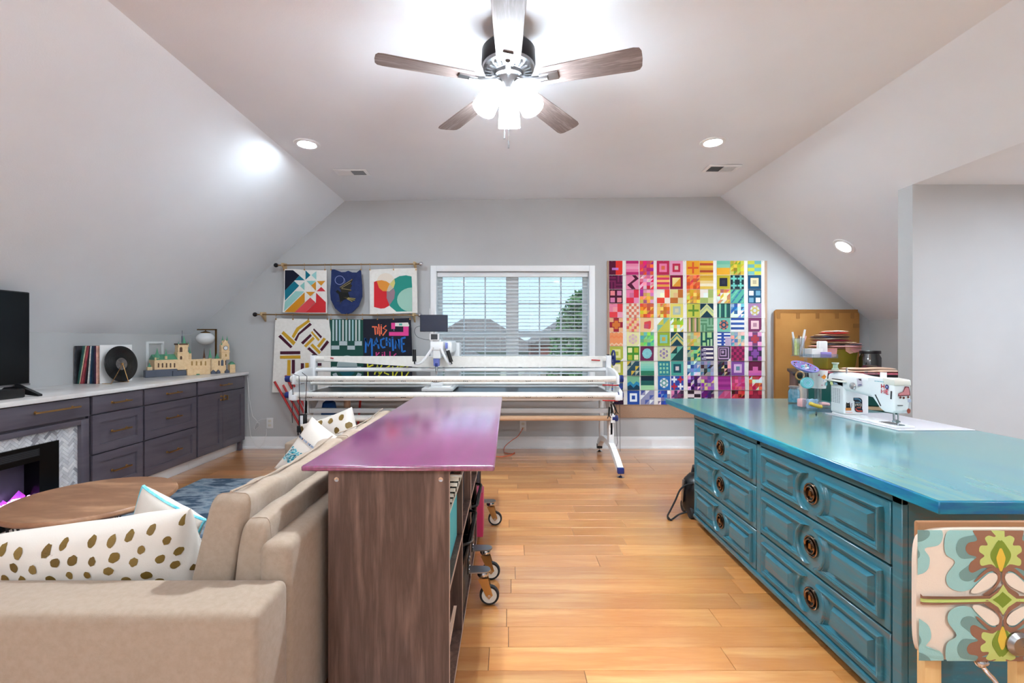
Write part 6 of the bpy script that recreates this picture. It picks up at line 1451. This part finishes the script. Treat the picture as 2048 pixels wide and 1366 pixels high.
D.poly([(a+.045,.97),(a+.065,.968),(a+.07,.935),(a+.07,.925),(a+.01,.922),(a+.012,.935),(a+.035,.945)], '7a3038'); D.poly([(a+.048,.966),(a+.062,.964),(a+.066,.938),(a+.066,.929),(a+.014,.927),(a+.016,.934),(a+.038,.944)], 'd88c90')
D.polys([circ(a+.022,.916,.006,10), circ(a+.038,.914,.006,10), circ(a+.06,.918,.006,10)], '6c4034')
D.rect(a+.058,.893,a+.074,.908,'b8bcd0'); D.line([(a+.066,.893),(a+.064,.862)], .003, '8c8c94'); D.poly(circ(a+.062,.85,.009,10,.013), 'a04c3c')
D.build('skate_sticker', sm_, STICK)
D = Decal(sx, .0002); D.poly([(2.525,.988),(2.49,.990),(2.485,.955),(2.52,.945)], 'c8bcc8'); D.poly([(2.515,.988),(2.493,.989),(2.491,.978),(2.505,.98)], '302c34'); D.poly([(2.518,.95),(2.49,.955),(2.49,.961),(2.51,.957)], '4c4c78'); D.build('arm_sticker', sm_, STICK)
# ---------------------------------------------------------------- notions at the end of the worktop
def T(px, py, z=None):
    z = TOPZ if z is None else z; Y = F*(H-z)/(py-CY); return V(((px-CX)*Y/F, Y, z))
OY = 2.95                               # plane of the organiser
def O(px, py, Y=OY): return P(px, py, Y)
og = thing('rotating_organizer', 'clear acrylic organizer tower with trays on the worktop', 'organizer', (1.94,OY,TOPZ))
c = V((O(1627,0).x, OY, TOPZ))
MB().lathe([(.001,0),(.115,0),(.118,.006),(.118,.022),(.114,.022),(.113,.008),(.001,.008)], c, 36).build('base_tray', M['clear'], og)
MB().cyl(c+V((-.05,0,.008)), V((c.x-.05,OY,O(0,716).z)), .009, n=14).build('post', M['clear'], og)
ttz = O(0,716).z
MB().box((O(1612,0).x,OY-.07,ttz),(O(1661,0).x,OY+.07,ttz+.004)).box((O(1612,0).x,OY-.07,ttz+.004),(O(1661,0).x,OY-.066,ttz+.026)).box((O(1612,0).x,OY+.066,ttz+.004),(O(1661,0).x,OY+.07,ttz+.026)).box((O(1661,0).x-.004,OY-.066,ttz+.004),(O(1661,0).x,OY+.066,ttz+.026)).box((O(1612,0).x,OY-.066,ttz+.004),(O(1612,0).x+.004,OY+.066,ttz+.026)).build('upper_tray', M['clear'], og, weld=False)
MB().box((O(1583,0).x,OY-.006,ttz+.012),(O(1613,0).x,OY+.006,ttz+.018)).build('cup_arm', M['clear'], og)
cp = thing('pen_cup', 'clear cup on the organizer holding pens', 'cup', (O(1595,0).x,OY,ttz))
a0, a1 = O(1585,0).x, O(1608,0).x; zc0, zc1 = O(0,712).z, O(0,676).z; xm = (a0+a1)/2; rw = (a1-a0)/2
MB().lathe([(.001,0),(rw*.94,0),(rw,zc1-zc0),(rw-.003,zc1-zc0),(rw*.9,.004),(.001,.004)], (xm,OY,zc0), 24).build('wall', M['clear'], cp)
pens = [('white marker leaning left in the cup','white',-.024,.0,1593-8,664,.006),('white marker standing tall on the right of the cup','white',.018,.0,1610,659,.0065),('yellow pencil standing in the cup','yellow',-.006,.01,1592,675,.004),('slim brown pencil in the cup','brownb',.006,-.01,1598,671,.0035),('cream brush handle in the middle of the cup','cream',.0,.015,1602,673,.0045),('pink pen beside the tall white marker','pinkp',.014,.01,1612,672,.0045)]
for lb, mt, dx, dy, px, py, r_ in pens:
    tpp = O(px, py, OY+dy); MB().tube([(xm+dx*.5,OY+dy,zc0+.006),(xm+(tpp.x-xm)*.85,OY+dy,zc0+(tpp.z-zc0)*.8),tpp], [r_*.8,r_,r_*.9], 8).build('pen', M[mt], label=lb, cat='pen', group='pens in the clear cup')
MB().box((xm-.033,OY-.025,zc0+.006),(xm-.008,OY-.012,zc1-.005)).build('glue_tube', mat('glue_tube', (224,226,196), .4, col2=(176,196,70), ns=14), label='white and yellow glue tube in the clear cup', cat='glue')
# things in the upper tray
def ob(name, x0, y0p, x1, y1p, Y, d_, m_, label, cat, bev=.004, sup=None):
    a, b = P(x0, y1p, Y), P(x1, y0p, Y); z0 = a.z if sup is None else sup
    return MB().box((a.x,Y-d_/2,z0),(b.x,Y+d_/2,b.z)).build(name, M[m_] if isinstance(m_, str) else m_, label=label, cat=cat, bevel=bev)
ob('paper_pad', 1615, 697, 1636, 706, OY, .09, 'sleeve', 'white paper pad in the organizer tray', 'paper', .001, ttz+.0045)
ob('tissue_pack', 1635, 682, 1653, 704, OY, .03, 'sleeve', 'crumpled white paper packet standing in the organizer tray', 'packet', .008, ttz+.0045)
ob('thread_box', 1640, 704, 1660, 715, OY-.04, .03, 'lav', 'pale violet box at the edge of the organizer tray', 'box', .002, ttz+.0045)
# purple dish
dz = O(0,736).z; pd = thing('pin_dish', 'lavender round pin dish with colourful pins', 'dish', (O(1609,0).x,OY-.095,TOPZ))
dcen = V((O(1609,0,OY-.095).x, OY-.095, O(0,735,OY-.095).z)); tilt = V((.12,-.42,1)).normalized()
MB().lathe([(.001,-.012),(.05,-.012),(.075,.004),(.078,.010),(.074,.012),(.05,-.002),(.001,-.006)], dcen, 40, ax=tilt).build('bowl', M['lav'], pd)
tq = V((0,0,1)).rotation_difference(tilt).to_matrix(); rd = random.Random(6)
for i in range(26):
    a = 2*math.pi*i/26; MB().sphere(dcen+tq @ V((.06*math.cos(a),.06*math.sin(a),.006)), .004, n=6, m=4).build('pin_head', M[rd.choice(('pinkp','white','darkfab','magenta','tur2'))], pd)
for i in range(9): MB().sphere(dcen+tq @ V((rd.uniform(-.03,.03),rd.uniform(-.03,.03),.004)), .008, n=8, m=6).build('clip', M[rd.choice(('tur2','skyb','pinkp','white'))], pd)
MB().cyl(dcen+V((.0,.01,-.011)), V((dcen.x,OY-.085,TOPZ+.0005)), .006, n=10).build('dish_stem', M['clear'], pd)
# mason jar with turquoise filling
jc = T(1588, 807); jr = .037
jar = thing('mason_jar', 'glass jar filled with turquoise scraps on the worktop', 'jar', jc)
jz = .112; MB().lathe([(.001,0),(jr*.9,0),(jr,.006),(jr,.085),(jr*.82,.1),(jr*.82,jz),(jr*.76,jz),(jr*.76,.1),(jr*.93,.084),(jr*.93,.008),(.001,.006)], jc, 28).build('glass', M['clear'], jar)
MB().lathe([(.001,.012),(jr*.9,.012),(jr*.9,.083),(jr*.7,.1),(.001,.1)], jc, 24).build('scraps', M['turq'], jar)
MB().lathe([(.001,jz),(jr*.86,jz),(jr*.86,jz+.008),(jr*.8,jz+.010),(.001,jz+.010)], jc, 28).build('lid', M['nickel'], jar)
# white patterned mug on the base tray
mg = thing('patterned_cup', 'white cup printed with orange and turquoise shapes', 'cup', O(1636,771))
mcx = O(1636,0,2.93).x; mz0, mz1 = P(0,776,2.93).z, P(0,741,2.93).z
MB().lathe([(.001,0),(.042,0),(.052,mz1-mz0),(.048,mz1-mz0),(.039,.004),(.001,.004)], (mcx,2.93,mz0), 28).build('wall', M['sleeve'], mg)
D = Decal(lambda p, lf: V((mcx+p[0], 2.93-math.sqrt(max(1e-6,(.0475+.0*p[1])**2-p[0]**2))-.0025-lf-(p[1]-.05)*.09, mz0+p[1])), .0002)
D.poly([(-.014,.072),(.004,.090),(.02,.075),(.006,.058)], 'e89030'); D.poly(circ(.026,.03,.012,10), '68b4b8'); D.polys([[(-.03,.08),(-.024,.095),(-.02,.08)], [(-.012,.02),(-.006,.028),(-.002,.018)]], 'd890a8'); D.line([(0,.045),(.002,.055)], .002, '5878b0'); D.build('cup_print', mg, STICK)
MB().cyl((mcx,2.93,TOPZ+.009),(mcx,2.93,mz0+.001),.02,n=16).build('cup_stand', M['clear'], mg)
def smallbox(name, pts_c, size, m_, label, cat, rz=0, bev=.006):
    c_ = V(pts_c); q = Matrix.Rotation(rz, 3, 'Z'); sx_, sy_, sz_ = size
    return MB().obox(c_+V((0,0,sz_/2)), q @ V((sx_/2,0,0)), q @ V((0,sy_/2,0)), V((0,0,sz_/2))).build(name, M[m_], label=label, cat=cat, bevel=bev)
bz_ = TOPZ+.0085
# turquoise bobbin tape held in front of the cup, wooden ring, bear tray
bt = thing('tape_dispenser', 'round turquoise tape dispenser in front of the patterned cup', 'tape dispenser', T(1614,800))
tcx, tcy, tcz = P(1614,766,2.79).x, 2.79, P(0,766,2.79).z
MB().lathe([(.001,-.014),(.03,-.014),(.034,-.010),(.034,.010),(.03,.014),(.012,.012),(.001,.012)], (tcx,tcy,tcz), 28, ax=(-.2,-1,.1)).build('disc', M['tur2'], bt)
for r_ in (.014,.022): MB().tube([V((tcx,tcy,tcz))+V((0,0,1)).rotation_difference(V((-.2,-1,.1))).to_matrix() @ V((r_*math.cos(a),r_*math.sin(a),.0135)) for a in [2*math.pi*i/20 for i in range(20)]], .0016, 5, closed=True).build('rib', M['skyb'], bt)
MB().cyl((tcx,tcy,TOPZ+.0005),(tcx,tcy,tcz-.02),.008,n=10).build('support', M['clear'], bt)
wr_ = V((P(1606,752,2.90).x, 2.93, P(0,752,2.90).z))
rg_ = thing('wooden_ring', 'honey wooden ring hanging beside the patterned cup', 'ring', wr_)
MB().tube([wr_+V((.026*math.cos(a),0,.026*math.sin(a))) for a in [2*math.pi*i/28 for i in range(28)]], .005, 8, closed=True).build('hoop', M['brass'], rg_)
bx_ = T(1609, 817); smallbox('pink_box', (bx_.x, bx_.y+.02, bz_), (.045,.045,.052), 'pinkp', 'pink cardboard box on the organizer base', 'box', .2)
yb_ = T(1628, 820); m = MB().tube(smooth([V((yb_.x-.03,yb_.y,bz_+.035)), V((yb_.x,yb_.y-.01,bz_+.022)), V((yb_.x+.04,yb_.y-.02,bz_+.012))]), [.008]+[.012]*9+[.004], 10); m.build('yellow_clip', M['yellow'], label='yellow plastic clip lying beside the pink box', cat='clip')
pb = T(1645, 816); m = MB().tube(smooth([V((pb.x-.02,pb.y,bz_+.016)), V((pb.x+.01,pb.y,bz_+.018)), V((pb.x+.045,pb.y+.01,bz_+.012))]), .012, 10); m.build('eraser', M['pinkp'], label='pale pink eraser lying beside the yellow clip', cat='eraser')
br_ = V((P(1636,798,2.88).x, 2.93, bz_)); bp2 = [(br_.x+a, br_.y, br_.z+b) for a, b in [(-.034,0),(.034,0),(.04,.02),(.032,.036),(.038,.05),(.03,.06),(.018,.056),(0,.06),(-.018,.056),(-.03,.06),(-.038,.05),(-.032,.036),(-.04,.02)]]
MB().prism(bp2, (0,.008,0)).build('blue_plaque', M['skyb'], label='pale blue scalloped acrylic plaque standing behind the pink box', cat='plaque', bevel=.002)
m = MB().tube([(1.80,2.72,TOPZ+.0045),(1.86,2.81,TOPZ+.0045)], .004, 6); m.build('black_pen', M['black'], label='black pen lying on the worktop by the sewing machine', cat='pen')
# ---------------------------------------------------------------- far cutting cabinet, cardboard, tub, jar
TZ2 = .905; CA = V((2.58,4.18,0)); cc = thing('cutting_table', 'dark teal cabinet with cream shelf edges standing askew before the cardboard', 'cabinet', CA, R(-27)); CW = wmat(cc)
LC, DC = 1.10, .66
def cbox(name, a, b, m_, par=None, bevel=0.0, **k_):
    m = MB().box(a, b); m.v = [tuple(CW @ V(v)) for v in m.v]; return m.build(name, M[m_], par, bevel=bevel, **k_)
cbox('top', (-.02,-.02,TZ2-.028), (LC,DC,TZ2), 'jarlid', cc, .003)
cbox('side_panel', (0,.02,.05), (.02,DC-.02,TZ2-.029), 'lam', cc); cbox('side_panel', (LC-.04,.02,.05), (LC-.02,DC-.02,TZ2-.029), 'lam', cc)
cbox('carcass', (.021,.08,.05), (LC-.041,DC-.021,TZ2-.029), 'teald', cc); cbox('plinth', (0,.02,0), (LC-.02,DC-.02,.0495), 'lam', cc)
for z0, z1 in ((.635,.865),(.37,.60),(.08,.34)):
    d = cbox('drawer', (.10,.04,z0), (LC-.05,.079,z1), 'teald', cc, .004); cbox('handle', (.5,.028,(z0+z1)/2-.01), (.65,.041,(z0+z1)/2+.01), 'nickel', d, .003)
for z0 in (.602,.342): cbox('shelf_edge', (.021,.02,z0), (LC-.041,.079,z0+.026), 'creamw', cc)
cbox('outlet_box', (.025,.03,.66), (.09,.079,.80), 'offwhite', cc, .004)
cbox('pink_cloth', (.12,-.016,TZ2+.0005), (LC-.01,DC-.08,TZ2+.005), 'pink', label='pink cloth spread over the cutting cabinet', cat='cloth')
def fold(c_, w_, d_, h_, m_, seed):
    rd_ = random.Random(seed); ph_ = rd_.uniform(0,6)
    mm = MB()
    def fn(sg): return lambda u, v: V((c_[0]+(u-.5)*w_+.02*math.sin(7*v+ph_), c_[1]+(v-.5)*d_+.015*math.sin(6*u+ph_), c_[2]+h_*.5+sg*h_*.5*(max(0,1-abs(2*u-1)**5)*max(0,1-abs(2*v-1)**5))**.6+.18*h_*math.sin(9*u+ph_)*math.sin(5*v)*sg*(1 if sg > 0 else 0)))
    mm.grid(fn(1), 16, 12).grid(fn(-1), 16, 12); return mm
fc = thing('folded_cloth', 'long folded peach cloth lying on the pink cloth', 'cloth', (3.1,4.12,TZ2+.006))
fold((3.17,4.11,TZ2+.0055), .62, .19, .022, 'peach', 3).build('layer', M['peach'], fc); fold((3.20,4.12,TZ2+.0275), .42, .14, .018, 'peach', 5).build('layer', M['peach'], fc)
# cardboard sheet against the window wall
cs_ = thing('cardboard_sheet', 'tall flattened cardboard box taped at the top edge', 'cardboard', (3.35,5.09,0))
ax0, ax1, az1 = P(1549,0,5.09).x, P(1717,0,5.09).x, P(0,619,5.09).z
MB().prism([(ax0,5.075,0),(ax1-.12,5.075,0),(ax1-.0,5.075,0),(ax1,5.075,az1-.05),(ax1-.03,5.075,az1),(ax0+.02,5.075,az1),(ax0,5.075,az1-.02)], (0,.035,0)).build('sheet', M['card'], cs_, bevel=.004)
MB().box((ax0+.01,5.072,az1-.04),(ax1-.02,5.0755,az1-.002)).build('tape_strip', M['tape'], cs_)
for px in (1557, 1596, 1635, 1674, 1705):
    x = P(px,0,5.07).x; MB().box((x-.018,5.0715,az1-.10),(x+.022,5.0745,az1-.035)).build('tape_tab', M['tape'], cs_)
MB().box((ax1-.07,5.0715,az1-.20),(ax1-.004,5.0745,az1-.155)).build('tape_tab', M['tape'], cs_)
# lime tub heaped with fabric
tbx = thing('lime_tub', 'lime green plastic tub heaped with folded fabric', 'tub', (3.18,4.62,TZ2+.006)); ty = 4.55
def frus(x0, x1, y0, y1, z0, z1, ins):
    return MB().add([(x0+ins,y0+ins,z0),(x1-ins,y0+ins,z0),(x1-ins,y1-ins,z0),(x0+ins,y1-ins,z0),(x0,y0,z1),(x1,y0,z1),(x1,y1,z1),(x0,y1,z1)],[(0,3,2,1),(0,1,5,4),(1,2,6,5),(2,3,7,6),(3,0,4,7)])
tx0, tx1 = P(1653,0,4.42).x, P(1718,0,4.42).x; tz0, tz1 = TZ2+.0055, P(0,700,4.42).z
frus(tx0, tx1, 4.42, 4.66, tz0, tz1, .02).build('tub_wall', M['tub'], tbx, bevel=.012, seg=3)
MB().tube([(tx0,4.42,tz1),(tx1,4.42,tz1),(tx1,4.66,tz1),(tx0,4.66,tz1)], .008, 8, closed=True).build('rim', M['tub'], tbx)
rd = random.Random(14); fcols = ['peach','pinkp','darkfab','peach','magenta','cream','navy','peach','red','peach']
fdesc = ['peach','pale pink','charcoal','dusty peach','magenta','cream','navy','light peach','red','soft peach']
fpos = ['lowest in','second up in','third up in','fourth up in','fifth up in','sixth up in','seventh up in','eighth up in','just below the top of','topmost on']
for i in range(10):
    f = i/9; w_ = .40-.19*f+rd.uniform(-.03,.03); cx_ = (tx0+tx1)/2+rd.uniform(-.04,.02)-.02*f
    fold((cx_, 4.53+rd.uniform(-.03,.02), tz1+.0095+.0178*i), w_, .27-.11*f, .0145, fcols[i], i).build('folded_fabric', M[fcols[i]], label='%s fabric piece, %s the lime tub heap' % (fdesc[i], fpos[i]), cat='fabric', group='fabric heaped in the lime tub')
for i, (px, py, m_, lb) in enumerate(((1664,712,'pinkp','pale pink fabric corner hanging over the tub rim'),(1703,704,'peach','peach fabric corner drooping over the tub front'),(1713,702,'pinkp','rose fabric corner at the end of the tub rim'))):
    a = P(px, py-8, 4.405); m = MB().add([a+V((-.06,0,.03)), a+V((.05,.0,.035)), a+V((.04,-.004,-.04)), a+V((-.02,-.008,-.055)), a+V((-.055,-.004,-.03))], [(0,1,2,3,4)]); m.v += [tuple(V(v)+V((0,.006,0))) for v in m.v[:5]]
    m.f = [(0,1,2,3,4),(9,8,7,6,5)]+[(k_, (k_+1) % 5, 5+(k_+1) % 5, 5+k_) for k_ in range(5)]; m.build('folded_fabric', M[m_], label=lb, cat='fabric', group='fabric heaped in the lime tub', smooth=False)
# dark jar and clear bag
jx = P(1740,0,4.32).x; jj = thing('storage_jar', 'dark lidded plastic jar of notions behind the tub', 'jar', (jx,4.32,TZ2+.0055))
MB().lathe([(.001,0),(.08,0),(.084,.01),(.084,.12),(.07,.15),(.07,.158),(.065,.158),(.065,.15),(.08,.118),(.08,.012),(.001,.006)], (jx,4.32,TZ2+.0055), 28).build('wall', M['smoke'], jj)
MB().lathe([(.001,.158),(.082,.158),(.082,.182),(.078,.186),(.001,.186)], (jx,4.32,TZ2+.0055), 28).build('lid', M['jarlid'], jj)
for i in range(12): MB().sphere((jx+rd.uniform(-.045,.045),4.32+rd.uniform(-.045,.045),TZ2+.035+.008*i), .025, n=8, m=6).build('notion', M[rd.choice(('darkfab','navy','lav','brownb','skyb'))], jj)
